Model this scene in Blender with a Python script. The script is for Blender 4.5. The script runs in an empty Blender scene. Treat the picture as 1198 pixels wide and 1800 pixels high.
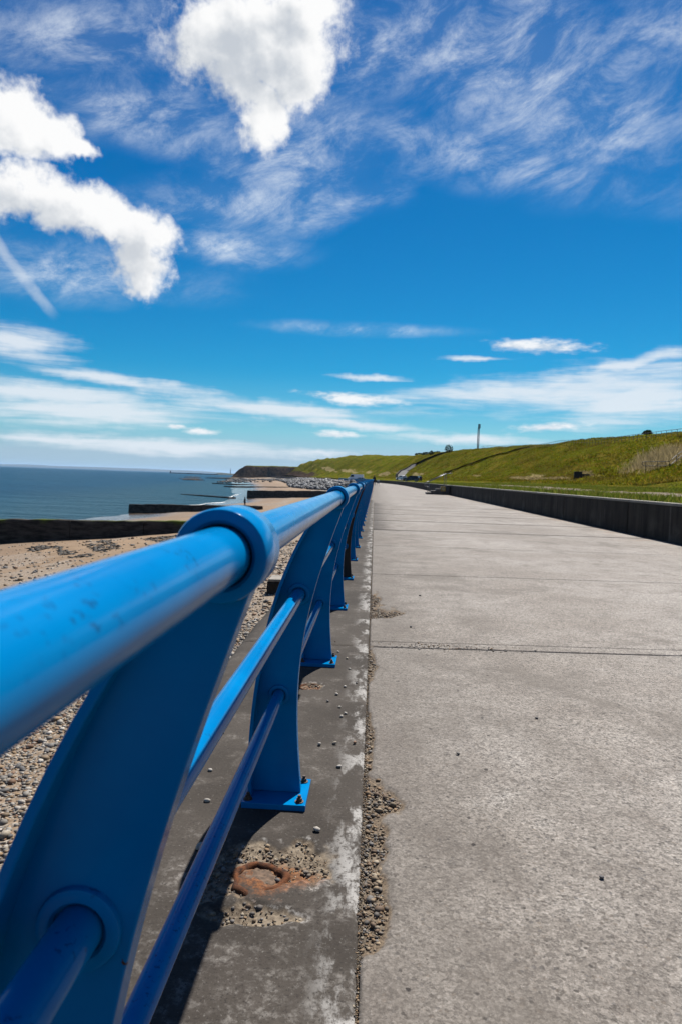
import bpy, bmesh, math, random
import numpy as np
from mathutils import Vector, Matrix, Euler

random.seed(7)
RNG = np.random.default_rng(11)
R = math.radians
SC = bpy.context.scene
COL = SC.collection

# ------------------------------------------------------------------ camera
cam_d = bpy.data.cameras.new('camera')
cam = bpy.data.objects.new('camera', cam_d)
COL.objects.link(cam)
cam_d.sensor_fit = 'VERTICAL'
cam_d.sensor_height = 36.0
cam_d.sensor_width = 24.0
cam_d.lens = 24.0
cam_d.clip_start = 0.02
cam_d.clip_end = 80000
cam.matrix_world = (Matrix.Translation((0, 0, 1.168))
                    @ Matrix.Rotation(R(2.7133), 4, 'Z')
                    @ Matrix.Rotation(R(90 - 2.8635), 4, 'X')
                    @ Matrix.Rotation(R(2.0), 4, 'Z'))
cam_d.dof.use_dof = True
cam_d.dof.focus_distance = 2.6
cam_d.dof.aperture_fstop = 11
SC.camera = cam

SC.view_settings.view_transform = 'Standard'
SC.view_settings.look = 'None'
SC.view_settings.gamma = 1
SC.view_settings.use_curve_mapping = False
SC.view_settings.exposure = 1.0
SC.cycles.max_bounces = 5
SC.cycles.diffuse_bounces = 1
SC.cycles.glossy_bounces = 3
SC.cycles.volume_bounces = 0


# ------------------------------------------------------------------ node helpers
class V:
    """a socket with arithmetic"""
    def __init__(s, t, k): s.t, s.k = t, k
    def _m(s, op, *a):
        return s.t.math(op, s, *a)
    def __add__(s, o): return s._m('ADD', o)
    def __radd__(s, o): return s._m('ADD', o)
    def __sub__(s, o): return s._m('SUBTRACT', o)
    def __rsub__(s, o): return s.t.math('SUBTRACT', o, s)
    def __mul__(s, o): return s._m('MULTIPLY', o)
    def __rmul__(s, o): return s._m('MULTIPLY', o)
    def __truediv__(s, o): return s._m('DIVIDE', o)
    def __rtruediv__(s, o): return s.t.math('DIVIDE', o, s)
    def __pow__(s, o): return s._m('POWER', o)
    def max(s, o): return s._m('MAXIMUM', o)
    def min(s, o): return s._m('MINIMUM', o)
    def clamp(s, a=0.0, b=1.0): return s.max(a).min(b)
    def smooth(s, a, b):
        n = s.t.n.new('ShaderNodeMapRange')
        n.interpolation_type = 'SMOOTHSTEP'
        s.t.put(n.inputs['Value'], s)
        s.t.put(n.inputs['From Min'], a); s.t.put(n.inputs['From Max'], b)
        return V(s.t, n.outputs['Result'])


class T:
    def __init__(s, tree):
        s.tree = tree; s.n = tree.nodes; s.l = tree.links
    def put(s, inp, v):
        if isinstance(v, V): s.l.new(v.k, inp)
        else:
            if isinstance(v, (tuple, list)) and inp.type == 'RGBA' and len(v) == 3: v = (*v, 1)
            inp.default_value = v
    def math(s, op, *a):
        n = s.n.new('ShaderNodeMath'); n.operation = op
        for i, x in enumerate(a): s.put(n.inputs[i], x)
        return V(s, n.outputs[0])
    def vmath(s, op, *a):
        n = s.n.new('ShaderNodeVectorMath'); n.operation = op
        for i, x in enumerate(a): s.put(n.inputs[i], x)
        return V(s, n.outputs[0])
    def sep(s, v):
        n = s.n.new('ShaderNodeSeparateXYZ'); s.put(n.inputs[0], v)
        return [V(s, o) for o in n.outputs]
    def comb(s, x, y, z):
        n = s.n.new('ShaderNodeCombineXYZ')
        for i, q in enumerate((x, y, z)): s.put(n.inputs[i], q)
        return V(s, n.outputs[0])
    def pos(s):
        return V(s, s.n.new('ShaderNodeNewGeometry').outputs['Position'])
    def obj(s):
        return V(s, s.n.new('ShaderNodeTexCoord').outputs['Object'])
    def noise(s, vec, scale, detail=4, rough=0.55, dist=0.0):
        n = s.n.new('ShaderNodeTexNoise')
        s.put(n.inputs['Vector'], vec); s.put(n.inputs['Scale'], scale)
        n.inputs['Detail'].default_value = detail; n.inputs['Roughness'].default_value = rough
        n.inputs['Distortion'].default_value = dist
        return V(s, n.outputs[0])
    def noisec(s, vec, scale, detail=4, rough=0.55):
        n = s.n.new('ShaderNodeTexNoise')
        s.put(n.inputs['Vector'], vec); s.put(n.inputs['Scale'], scale)
        n.inputs['Detail'].default_value = detail; n.inputs['Roughness'].default_value = rough
        return V(s, n.outputs[1])
    def vor(s, vec, scale, feat='F1', rnd=1.0, dim='3D'):
        n = s.n.new('ShaderNodeTexVoronoi'); n.feature = feat; n.voronoi_dimensions = dim
        s.put(n.inputs['Vector'], vec); s.put(n.inputs['Scale'], scale)
        n.inputs['Randomness'].default_value = rnd
        return V(s, n.outputs['Distance']), (V(s, n.outputs['Color']) if 'Color' in n.outputs else None)
    def mix(s, f, a, b, mode='MIX'):
        n = s.n.new('ShaderNodeMix'); n.data_type = 'RGBA'; n.blend_type = mode
        n.clamp_factor = True
        s.put(n.inputs[0], f); s.put(n.inputs[6], a); s.put(n.inputs[7], b)
        return V(s, n.outputs[2])
    def attr(s, name, col=False):
        n = s.n.new('ShaderNodeAttribute'); n.attribute_name = name
        return V(s, n.outputs['Color' if col else 'Fac'])
    def bump(s, h, strength=0.3, dist=0.01):
        n = s.n.new('ShaderNodeBump'); s.put(n.inputs['Height'], h)
        n.inputs['Strength'].default_value = strength; n.inputs['Distance'].default_value = dist
        return V(s, n.outputs[0])
    def ramp(s, f, stops):
        n = s.n.new('ShaderNodeValToRGB'); s.put(n.inputs[0], f)
        e = n.color_ramp.elements
        while len(e) < len(stops): e.new(0.5)
        for q, (p, c) in zip(e, stops): q.position = p; q.color = (*c, 1)
        return V(s, n.outputs[0])


def material(name):
    m = bpy.data.materials.new(name); m.use_nodes = True
    t = T(m.node_tree)
    t.b = m.node_tree.nodes['Principled BSDF']; t.m = m
    return t

ALB = 0.55        # overall reflectance of the place's surfaces
def setp(t, color=None, rough=None, normal=None, metal=None, spec=None, alpha=None, alb=ALB):
    if isinstance(color, V): color = t.mix(1.0, color, (alb, alb, alb), 'MULTIPLY')
    for k, v in (('Base Color', color), ('Roughness', rough), ('Normal', normal), ('Metallic', metal), ('Specular IOR Level', spec), ('Alpha', alpha)):
        if v is not None: t.put(t.b.inputs[k], v)
    return t.m

def plain(name, c, rough=0.6, var=0.25, scale=6, metal=0.0):
    """one colour with a little grain and wear"""
    t = material(name); p = t.obj()
    n = t.noise(p, scale, 5)
    c2 = tuple(x * (1 - var) for x in c)
    return setp(t, t.mix(n.smooth(0.3, 0.7), c2, c), rough, t.bump(t.noise(p, scale * 8, 3), 0.12, 0.01), metal)


# ------------------------------------------------------------------ sky and sun
SUN = Vector((0.24, 0.65, 1.0)).normalized()
SUN_EL = math.asin(SUN.z); SUN_AZ = math.atan2(SUN.x, SUN.y)
sun_d = bpy.data.lights.new('sun', 'SUN')
sun_d.energy = 5.0; sun_d.angle = R(0.53); sun_d.color = (1.0, 0.955, 0.89)
sun = bpy.data.objects.new('sun', sun_d); COL.objects.link(sun)
sun.rotation_euler = (-SUN).to_track_quat('-Z', 'Y').to_euler()
sun.location = (0, 0, 60)

CUM = [(-13.12, 30.98, 4.37, 2.19, 0), (-8.58, 31.06, 4.34, 2.77, 0), (-10.92, 32.32, 4.96, 1.73, 0), (-7.14, 29.65, 3.31, 2.09, 20), (-11.68, 28.63, 3.84, 2.05, -25), (-10.02, 26.84, 1.92, 2.07, 0), (-15.58, 31.34, 1.97, 1.58, 0), (-7.76, 33.34, 3.2, 1.24, 0),
       (-27.84, 23.96, 3.05, 1.98, 0), (-25.89, 23.65, 2.16, 1.57, 0), (-29.16, 24.19, 2.24, 1.51, 0), (-24.28, 22.98, 1.53, 0.57, 0), (-29.5, 22.9, 1.6, 0.8, 0),
       (-29.2, 19.4, 2.9, 1.7, 0), (-25.6, 19.0, 3.77, 1.70, -18), (-21.94, 18.75, 3.55, 1.75, -22), (-18.73, 18.17, 2.51, 1.67, -10), (-19.55, 15.86, 2.07, 2.12, 10), (-19.73, 14.39, 1.12, 1.0, 0),
       (13.18, 10.9, 3.83, 0.56, -3), (10.97, 11.06, 2.0, 0.44, 0), (-2.05, 6.53, 3.78, 0.51, -4), (-3.37, 3.58, 2.09, 0.33, 0), (13.92, 4.65, 2.87, 0.4, 4), (-14.38, 3.45, 1.37, 0.28, 0), (-16.42, 3.68, 0.9, 0.23, 0), (22.85, 6.81, 1.54, 0.92, 0)]   # the last one is a soft bank, see below
SOFT = [(22.0, 6.9, 4.2, 1.4, 0), (16.0, 7.6, 9.0, 1.5, 5), (-27.86, 9.12, 3.68, 1.4, -4), (-20.45, 6.93, 7.28, 0.57, -5), (-27.03, 5.64, 7.86, 0.85, 0), (-23.37, 4.39, 10.74, 0.97, 2), (13.55, 7.78, 11.65, 1.24, 7), (20.3, 6.85, 5.2, 1.79, 8), (15.3, 7.33, 6.82, 0.97, 0), (-16.83, 2.05, 13.23, 0.64, 0), (-8.63, 5.44, 7.01, 0.65, -3), (-1.97, 4.53, 5.21, 0.38, -3), (-0.22, 8.3, 2.83, 0.28, 0), (7.64, 10.01, 2.74, 0.22, 0), (-24.17, 2.15, 6.99, 0.4, 0), (-4.74, 2.07, 4.27, 0.38, 0), (7.46, 3.62, 5.51, 0.42, 0), (19.36, 9.42, 5.67, 0.51, 10)]
CIR = [(9.69, 30.88, 13.02, 3.56, -12), (14.29, 26.14, 10.94, 3.33, -8), (9.2, 24.16, 12.31, 2.04, -14), (-1.66, 31.19, 5.53, 2.95, 0), (-7.41, 24.65, 6.91, 4.11, 20), (-12.79, 20.78, 9.88, 1.77, 6), (20.07, 30.64, 5.48, 2.78, 0), (-24.6, 29.7, 9.9, 2.18, 10), (-19.56, 25.94, 6.79, 2.09, 0), (-24.35, 14.66, 8.9, 2.01, 0), (-5.4, 20.88, 5.58, 1.6, 15), (-1.31, 12.12, 7.5, 0.53, 0), (-13.61, 17.89, 6.75, 1.23, 0)]

def build_world():
    w = bpy.data.worlds.new('World'); SC.world = w; w.use_nodes = True
    t = T(w.node_tree)
    bg = t.n['Background']
    sky = t.n.new('ShaderNodeTexSky'); sky.sky_type = 'NISHITA'; sky.sun_disc = False
    sky.sun_elevation = SUN_EL; sky.sun_rotation = SUN_AZ
    sky.altitude = 0; sky.air_density = 1.0; sky.dust_density = 0.0; sky.ozone_density = 6.0
    # the photograph's deep, saturated rendering of a clear blue sky: a contrast curve per channel
    sr, sg, sb = t.sep(V(t, sky.outputs[0]))
    skyc = t.comb(((sr ** 3.0) * 0.017).min(sb * 0.80), ((sg ** 1.35) * 0.74).min(sb * 1.32), sb * 1.65)
    d = V(t, t.n.new('ShaderNodeTexCoord').outputs['Generated'])
    x, y, z = t.sep(d)
    DEG = 57.29578
    az = t.math('ARCTAN2', x, y) * DEG
    el = t.math('ARCSINE', z.clamp(-1, 1)) * DEG
    def blobs(L, a, e):
        out = None
        vec = t.comb(a, e, 0.0)
        for (a0, e0, rx, ry, ro) in L:
            mp = t.n.new('ShaderNodeMapping'); mp.vector_type = 'TEXTURE'
            mp.inputs['Location'].default_value = (a0, e0, 0); mp.inputs['Rotation'].default_value = (0, 0, R(ro)); mp.inputs['Scale'].default_value = (rx * 2, ry * 2, 1)
            t.l.new(vec.k, mp.inputs['Vector'])
            gr = t.n.new('ShaderNodeTexGradient'); gr.gradient_type = 'SPHERICAL'
            t.l.new(mp.outputs[0], gr.inputs[0])
            q = V(t, gr.outputs['Fac'])                      # 1 in the middle, 0.5 on the ellipse, 0 at twice its size
            out = q if out is None else out.max(q)
        return out * 2.0 - 1.0
    front = (az * az).smooth(45 * 45, 34 * 34) * el.smooth(42, 36)     # the part of the sky with the clouds described below
    # noises shared by every cloud
    N1 = t.noise(d, 13, 8, 0.66)
    N3 = t.noise(d, 15.0, 3, 0.55)
    N4 = t.noise(t.comb(az * 0.30, el * 0.9, 1.0), 1.5, 5, 0.62)
    ci = t.noise(t.comb(az * 0.055 + el * 0.030, el * 0.12 - az * 0.042, 0.0), 2.6, 8, 0.70, 0.35)
    ci2 = t.noise(t.comb(az * 0.05, el * 0.09, 4.0), 1.7, 3, 0.5)
    s1 = t.noise(t.comb(az * 0.055, el * 0.55, 2.0), 2.2, 5, 0.62, 0.3)
    low = el.smooth(2.0, 22.0)
    veil = el.smooth(9.0, 0.0) * 0.42
    base = t.mix(veil, skyc, (11.0, 13.4, 15.2))
    def compose(B, Bs, BC, BS, Bl=None, tr=None):
        a_i = (BC * 0.80 + (ci2 - 0.5) * 1.3 + 0.30).smooth(-0.15, 1.25) * (0.07 + ci.smooth(0.38, 0.80) * 1.05)
        a_s = (BS * 1.0 + (s1 - 0.44) * 2.2).smooth(-0.30, 1.0) * el.smooth(-0.2, 1.0) * el.smooth(16, 11)
        dens = B * 2.3 + (N1 - 0.5) * 5.6 + 0.52
        a_c = dens.smooth(-0.32, 1.30)
        # the sun stands above and to the right: thick cloud greys on its lower, left side
        lit = Bl if Bl is not None else B
        shade = (lit * 0.95 + (N3 - 0.5) * 2.6 + (N1 - 0.5) * -2.4 + 0.14).smooth(-0.05, 1.35)
        ccol = t.mix(shade * (0.30 + 0.45 * low), (19.6, 19.6, 19.6), (8.6, 9.7, 11.2))
        a_m = (Bs * 1.5 + (N4 - 0.5) * 3.4 + 0.1).smooth(-0.30, 1.35) * 0.93
        col = t.mix(a_i * 0.80, base, (17.6, 18.8, 19.8))
        col = t.mix(a_s * 0.85, col, (16.5, 17.4, 18.4))
        if tr is not None: col = t.mix(tr * 0.42, col, (15.5, 16.5, 17.6))
        col = t.mix(a_m, col, t.mix(N4.smooth(0.62, 0.35), (19.2, 19.4, 19.6), (14.0, 15.2, 16.6)))
        return t.mix(a_c, col, ccol)
    # ahead: clouds lie at the bearings and heights where they stand
    wx, wy, wz = t.sep(t.noisec(d, 22, 3, 0.65))
    aw = az + (wx - 0.5) * 3.2; ew = el + (wy - 0.5) * 2.4
    B = blobs(CUM[:19], aw, ew)
    Bl = blobs(CUM[:19], aw + 1.5, ew + 1.5)
    Bs = blobs(CUM[19:26], az + (wx - 0.5) * 1.6, el + (wy - 0.5) * 0.5)
    BC = blobs(CIR, az, el).clamp(-1, 1)
    BS = blobs(SOFT, az + (wx - 0.5) * 4.0, el + (wy - 0.5) * 0.8).clamp(-1.3, 1)
    u = (az + 29.45) * 0.629 + (el - 15.78) * -0.777
    v = (az + 29.45) * 0.777 + (el - 15.78) * 0.629 + (wx - 0.5) * 0.5 - u * u * 0.006
    tr = ((v * v) * -1.0).smooth(-0.30, 0.05) * u.smooth(-14, 1) * u.smooth(6.2, 4.6) * N1.smooth(0.30, 0.62)
    colA = compose(B, Bs, BC, BS, Bl, tr)
    # everywhere else the same kinds of cloud, scattered by noise
    gB = ((t.noise(d, 3.1, 2, 0.5) - 0.63) * 9.0 - 0.5).clamp(-1.5, 1.0)
    gC = ((ci2 - 0.52) * 5.0).clamp(-1, 1)
    gS = ((s1 - 0.55) * 8.0).clamp(-1.3, 1) * el.smooth(16, 6)
    colB = compose(gB, t.math('MULTIPLY', -1.5, 1.0), gC, gS)
    bg2 = t.n.new('ShaderNodeBackground'); mx = t.n.new('ShaderNodeMixShader')
    SK_ = (0.50, 0.50, 0.50)
    t.l.new(t.mix(1.0, colB, SK_, 'MULTIPLY').k, bg.inputs[0]); t.l.new(t.mix(1.0, colA, SK_, 'MULTIPLY').k, bg2.inputs[0])
    bg.inputs[1].default_value = 0.05; bg2.inputs[1].default_value = 0.05
    t.l.new(front.k, mx.inputs[0]); t.l.new(bg.outputs[0], mx.inputs[1]); t.l.new(bg2.outputs[0], mx.inputs[2])
    t.l.new(mx.outputs[0], t.n['World Output'].inputs[0])
    w.cycles.sampling_method = 'MANUAL'; w.cycles.sample_map_resolution = 256
build_world()


# ------------------------------------------------------------------ mesh helpers
def link(o, parent=None):
    COL.objects.link(o)
    if parent is not None: o.parent = parent
    return o

def tag(o, label=None, cat=None, group=None, kind=None):
    if label: o['label'] = label
    if cat: o['category'] = cat
    if group: o['group'] = group
    if kind: o['kind'] = kind
    return o

def empty(name, loc, label=None, cat=None, group=None, rz=0.0, kind=None):
    o = bpy.data.objects.new(name, None); o.location = loc; o.rotation_euler = (0, 0, rz)
    o.empty_display_size = 0.2
    return tag(link(o), label, cat, group, kind)

def raw(name, verts, faces, mat, parent=None, smooth=False, attrs=None, cols=None, loc=None):
    """faces: (n,k) int array, all of the same size"""
    verts = np.asarray(verts, np.float32).reshape(-1, 3); faces = np.asarray(faces, np.int32)
    me = bpy.data.meshes.new(name)
    n, k = faces.shape
    me.vertices.add(len(verts)); me.vertices.foreach_set('co', verts.ravel())
    me.loops.add(n * k); me.loops.foreach_set('vertex_index', faces.ravel())
    me.polygons.add(n); me.polygons.foreach_set('loop_start', np.arange(0, n * k, k, dtype=np.int32))
    if smooth: me.polygons.foreach_set('use_smooth', np.ones(n, bool))
    me.update(calc_edges=True); me.validate()
    if attrs:
        for an, av in attrs.items():
            a = me.attributes.new(an, 'FLOAT', 'POINT'); a.data.foreach_set('value', np.asarray(av, np.float32).ravel())
    if cols is not None:
        c4 = np.ones((len(verts), 4), np.float32); c4[:, :3] = cols
        a = me.color_attributes.new('Col', 'FLOAT_COLOR', 'POINT'); a.data.foreach_set('color', c4.ravel())
    if mat: me.materials.append(mat)
    o = bpy.data.objects.new(name, me)
    if loc is not None: o.location = loc
    return link(o, parent)

def grid(name, X, Y, Z, mat, parent=None, attrs=None, smooth=True, loc=None):
    ny, nx = X.shape
    i = np.arange(ny * nx).reshape(ny, nx)
    F = np.stack([i[:-1, :-1], i[:-1, 1:], i[1:, 1:], i[1:, :-1]], -1).reshape(-1, 4)
    return raw(name, np.stack([X, Y, Z], -1).reshape(-1, 3), F, mat, parent, smooth, attrs, None, loc)

def bmobj(name, bm, mat, parent=None, smooth=False, loc=None):
    me = bpy.data.meshes.new(name)
    bmesh.ops.recalc_face_normals(bm, faces=bm.faces)
    bm.to_mesh(me); bm.free()
    if smooth: me.polygons.foreach_set('use_smooth', np.ones(len(me.polygons), bool))
    if mat: me.materials.append(mat)
    o = bpy.data.objects.new(name, me)
    if loc is not None: o.location = loc
    return link(o, parent)

def b_box(bm, x0, x1, y0, y1, z0, z1):
    v = [bm.verts.new(c) for c in ((x0, y0, z0), (x1, y0, z0), (x1, y1, z0), (x0, y1, z0), (x0, y0, z1), (x1, y0, z1), (x1, y1, z1), (x0, y1, z1))]
    for f in ((0, 3, 2, 1), (4, 5, 6, 7), (0, 1, 5, 4), (1, 2, 6, 5), (2, 3, 7, 6), (3, 0, 4, 7)): bm.faces.new([v[i] for i in f])
    return v

def b_tube(bm, a, b, r, r2=None, n=12, cap=True):
    a = Vector(a); b = Vector(b); r2 = r if r2 is None else r2
    d = (b - a).normalized()
    u = d.orthogonal().normalized(); w = d.cross(u)
    A = [bm.verts.new(a + (u * math.cos(2 * math.pi * k / n) + w * math.sin(2 * math.pi * k / n)) * r) for k in range(n)]
    B = [bm.verts.new(b + (u * math.cos(2 * math.pi * k / n) + w * math.sin(2 * math.pi * k / n)) * r2) for k in range(n)]
    for k in range(n): bm.faces.new((A[k], A[(k + 1) % n], B[(k + 1) % n], B[k]))
    if cap: bm.faces.new(A[::-1]); bm.faces.new(B)

def b_lathe(bm, prof, axis='Y', n=32, c=(0, 0, 0)):
    """prof: list of (along, radius), closed into a ring solid if it returns to the start"""
    rows = []
    for (s, r) in prof:
        row = []
        for k in range(n):
            a = 2 * math.pi * k / n
            p = {'Y': (r * math.cos(a), s, r * math.sin(a)), 'Z': (r * math.cos(a), r * math.sin(a), s), 'X': (s, r * math.cos(a), r * math.sin(a))}[axis]
            row.append(bm.verts.new((p[0] + c[0], p[1] + c[1], p[2] + c[2])))
        rows.append(row)
    for i in range(len(rows) - 1):
        for k in range(n):
            bm.faces.new((rows[i][k], rows[i][(k + 1) % n], rows[i + 1][(k + 1) % n], rows[i + 1][k]))
    return rows

def box(name, x0, x1, y0, y1, z0, z1, mat, parent=None, bev=0.0, loc=None):
    bm = bmesh.new(); b_box(bm, x0, x1, y0, y1, z0, z1)
    if bev: bmesh.ops.bevel(bm, geom=bm.edges[:], offset=bev, segments=2, profile=0.6, affect='EDGES')
    return bmobj(name, bm, mat, parent, loc=loc)

def bevel_mod(o, w=0.003, seg=2, ang=35):
    m = o.modifiers.new('bevel', 'BEVEL'); m.width = w; m.segments = seg; m.limit_method = 'ANGLE'; m.angle_limit = R(ang)
    return o

def hash2(ix, iy, seed):
    h = (ix.astype(np.int64) * 374761393 + iy.astype(np.int64) * 668265263 + seed * 1442695041) & 0x7fffffff
    h = ((h ^ (h >> 13)) * 1274126177) & 0x7fffffff
    return ((h ^ (h >> 16)) & 0xffff) / 65535.0

def vnoise(x, y, seed=0):
    x = np.asarray(x, float); y = np.asarray(y, float)
    ix = np.floor(x); iy = np.floor(y); fx = x - ix; fy = y - iy
    fx = fx * fx * (3 - 2 * fx); fy = fy * fy * (3 - 2 * fy)
    a = hash2(ix, iy, seed); b = hash2(ix + 1, iy, seed); c = hash2(ix, iy + 1, seed); d = hash2(ix + 1, iy + 1, seed)
    return (a * (1 - fx) + b * fx) * (1 - fy) + (c * (1 - fx) + d * fx) * fy

def fbm(x, y, oct=4, seed=0, gain=0.5):
    s = 0; a = 1; t = 0
    for o in range(oct):
        s = s + a * vnoise(x * 2 ** o + 17.3 * o, y * 2 ** o - 9.1 * o, seed + o); t += a; a *= gain
    return s / t

def sstep(a, b, x):
    u = np.clip((x - a) / (b - a), 0, 1); return u * u * (3 - 2 * u)

# ---- terrain begin
_YT = np.arange(-60, 1600, 2.0)
def _smooth_tab(pts, w=40):
    t = np.interp(_YT, [p[0] for p in pts], [p[1] for p in pts])
    k = int(w); ker = np.ones(k) / k
    tp = np.pad(t, k, mode='edge')
    tp = np.convolve(tp, ker, 'same')
    return tp[k:-k]
_XA = _smooth_tab([(-60, 0), (135, 0), (180, -1.5), (230, -6), (280, -13), (430, -31), (584, -55), (930, -120), (1100, -165), (1600, -300)], 22)
_XA = np.where(_YT < 120, 0.0, _XA)
_ZR = _smooth_tab([(-60, 9), (60, 9.3), (112, 10.6), (230, 13.6), (350, 15.3), (420, 15.6), (560, 20), (700, 24), (900, 24), (980, 21), (1020, 6), (1100, -6), (1600, -8)], 8)
_TF = _smooth_tab([(-60, 22), (300, 22), (450, 18), (700, 9), (900, 3), (1100, 2), (1600, 2)], 20)
_TR = _smooth_tab([(-60, 50), (350, 50), (700, 56), (900, 38), (1000, 30), (1600, 30)], 20)
_XW = _smooth_tab([(-60, 41), (110, 40.5), (165, 36), (260, 44), (420, 58), (700, 75), (1000, 60), (1600, 60)], 16)
def Xa(Y): return np.interp(Y, _YT, _XA)
def hill_z(t, Y):
    t = np.asarray(t, float); Y = np.asarray(Y, float)
    tf = np.interp(Y, _YT, _TF); tr = np.interp(Y, _YT, _TR); zr = np.interp(Y, _YT, _ZR)
    flat = 0.74 + np.clip(t - 7, 0, None) * 0.03
    zf = 0.74 + (tf - 7) * 0.03
    u = np.clip((t - tf) / (tr - tf), 0, 1.6)
    uu = np.clip(u, 0, 1)
    prof = uu - 0.075 * np.sin(2 * np.pi * uu)
    z = np.where(u <= 0, flat, zf + (zr - zf) * prof + np.clip(u - 1, 0, 1) * 0.5)
    rough = sstep(-0.05, 0.35, u)
    far = sstep(300, 700, Y)
    z = z + rough * ((fbm(t / 11, Y / 15, 4, 5) - 0.5) * (1.6 + 3.5 * far) + (fbm(t / 2.6, Y / 3.2, 3, 9) - 0.5) * 0.5)
    z = z + (fbm(t / 1.3, Y / 1.6, 3, 21) - 0.5) * 0.12
    return z
def beach_z(t, Y):
    t = np.asarray(t, float); Y = np.asarray(Y, float)
    xw = np.interp(Y, _YT, _XW)
    z = -2.4 + t * 3.6 / xw
    z = z + (fbm(t / 7, Y / 9, 3, 31) - 0.5) * 0.35 + (fbm(t / 1.5, Y / 1.8, 3, 33) - 0.5) * 0.08
    return z
# ---- terrain end

# ------------------------------------------------------------------ materials
def m_promenade():
    t = material('promenade_concrete'); p = t.pos(); px, py, pz = t.sep(p)
    big = t.noise(p, 0.42, 5, 0.6); mid = t.noise(p, 2.6, 6, 0.66); fine = t.noise(p, 120, 3, 0.75); g2 = t.noise(p, 30, 6, 0.75)
    dv, dc = t.vor(p, 58); cr, cg, cb = t.sep(dc)
    dv2, dc2 = t.vor(p, 150); er, eg, eb = t.sep(dc2)
    c = t.mix(big.smooth(0.34, 0.66), (0.275, 0.240, 0.205), (0.410, 0.375, 0.335))
    c = t.mix(mid.smooth(0.44, 0.68) * 0.80, c, (0.200, 0.174, 0.150))
    c = t.mix((0.5 - mid).smooth(0.06, 0.22) * 0.45, c, (0.47, 0.44, 0.40))
    c = t.mix((fine - 0.5).smooth(0.02, 0.22) * 0.55, c, (0.54, 0.51, 0.475))
    c = t.mix((0.5 - fine).smooth(0.02, 0.22) * 0.60, c, (0.13, 0.112, 0.095))
    c = t.mix((0.5 - g2).smooth(0.03, 0.20) * 0.55, c, (0.125, 0.108, 0.092))
    stone = (dv + (g2 - 0.5) * 0.5).smooth(0.40, 0.30) * cr.smooth(0.55, 0.62)
    c = t.mix(stone * 0.6, c, t.mix(cg, (0.095, 0.10, 0.11), (0.25, 0.20, 0.155)))
    s2 = dv2.smooth(0.42, 0.30) * er.smooth(0.62, 0.7)
    c = t.mix(s2 * 0.55, c, t.mix(eg, (0.08, 0.08, 0.085), (0.42, 0.37, 0.31)))
    d3, c3 = t.vor(p, 100); f3, _a, _b = t.sep(c3); d4, c4 = t.vor(p, 210); f4, _a, _b = t.sep(c4)
    gv_ = (f3 - 0.5) * 0.72 + (f4 - 0.5) * 0.60 + (g2 - 0.5) * 1.1 + (mid - 0.5) * 0.5 + 1.0
    c = t.mix(1.0, c, t.comb(gv_, gv_, gv_), 'MULTIPLY')
    # damp and dirt stains, pits
    stain = t.noise(t.vmath('ADD', p, (3.1, 1.7, 0.0)), 0.8, 4, 0.6, 0.6).smooth(0.56, 0.66)
    c = t.mix(stain * 0.60, c, (0.170, 0.147, 0.124))
    st2 = t.noise(t.vmath('MULTIPLY', p, (1.0, 0.45, 1.0)), 3.4, 5, 0.7).smooth(0.57, 0.70)
    c = t.mix(st2 * 0.45, c, (0.150, 0.130, 0.110))
    left = px.smooth(1.7, 0.05) * (mid * 0.6 + big * 0.4 + px.smooth(0.5, 0.0) * 0.10).smooth(0.32, 0.60)
    c = t.mix(left * 0.62, c, (0.135, 0.115, 0.097))
    rt = px.smooth(5.0, 6.6) * t.noise(p, 1.4, 5, 0.65).smooth(0.48, 0.66)
    c = t.mix(rt * 0.6, c, (0.30, 0.19, 0.12))
    pv, pc = t.vor(p, 5.0, dim='2D'); qr, qg, qb = t.sep(pc)
    pit = (pv + (g2 - 0.5) * 0.10).smooth(0.045 * (qg + 0.25), 0.022 * (qg + 0.25)) * qr.smooth(0.45, 0.5)
    c = t.mix(pit * 0.9, c, (0.035, 0.03, 0.028))
    pv2, pc2 = t.vor(p, 17.0, dim='2D'); q2, _a, _b = t.sep(pc2)
    c = t.mix((pv2 + (fine - 0.5) * 0.12).smooth(0.11, 0.05) * q2.smooth(0.62, 0.67) * 0.75, c, (0.06, 0.052, 0.046))
    ero = t.attr('erode')
    c = t.mix((ero + (g2 - 0.5) * 0.7).smooth(0.15, 0.7), c, t.mix(fine.smooth(0.4, 0.6), (0.10, 0.072, 0.048), (0.26, 0.195, 0.13)))
    h = fine * 0.5 + g2 * 0.6 + stone * -0.25 + pit * -2.2 + f3 * 0.4
    return setp(t, c, 0.88, t.bump(h, 0.5, 0.004), spec=0.22, alb=ALB * 0.96)

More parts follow.
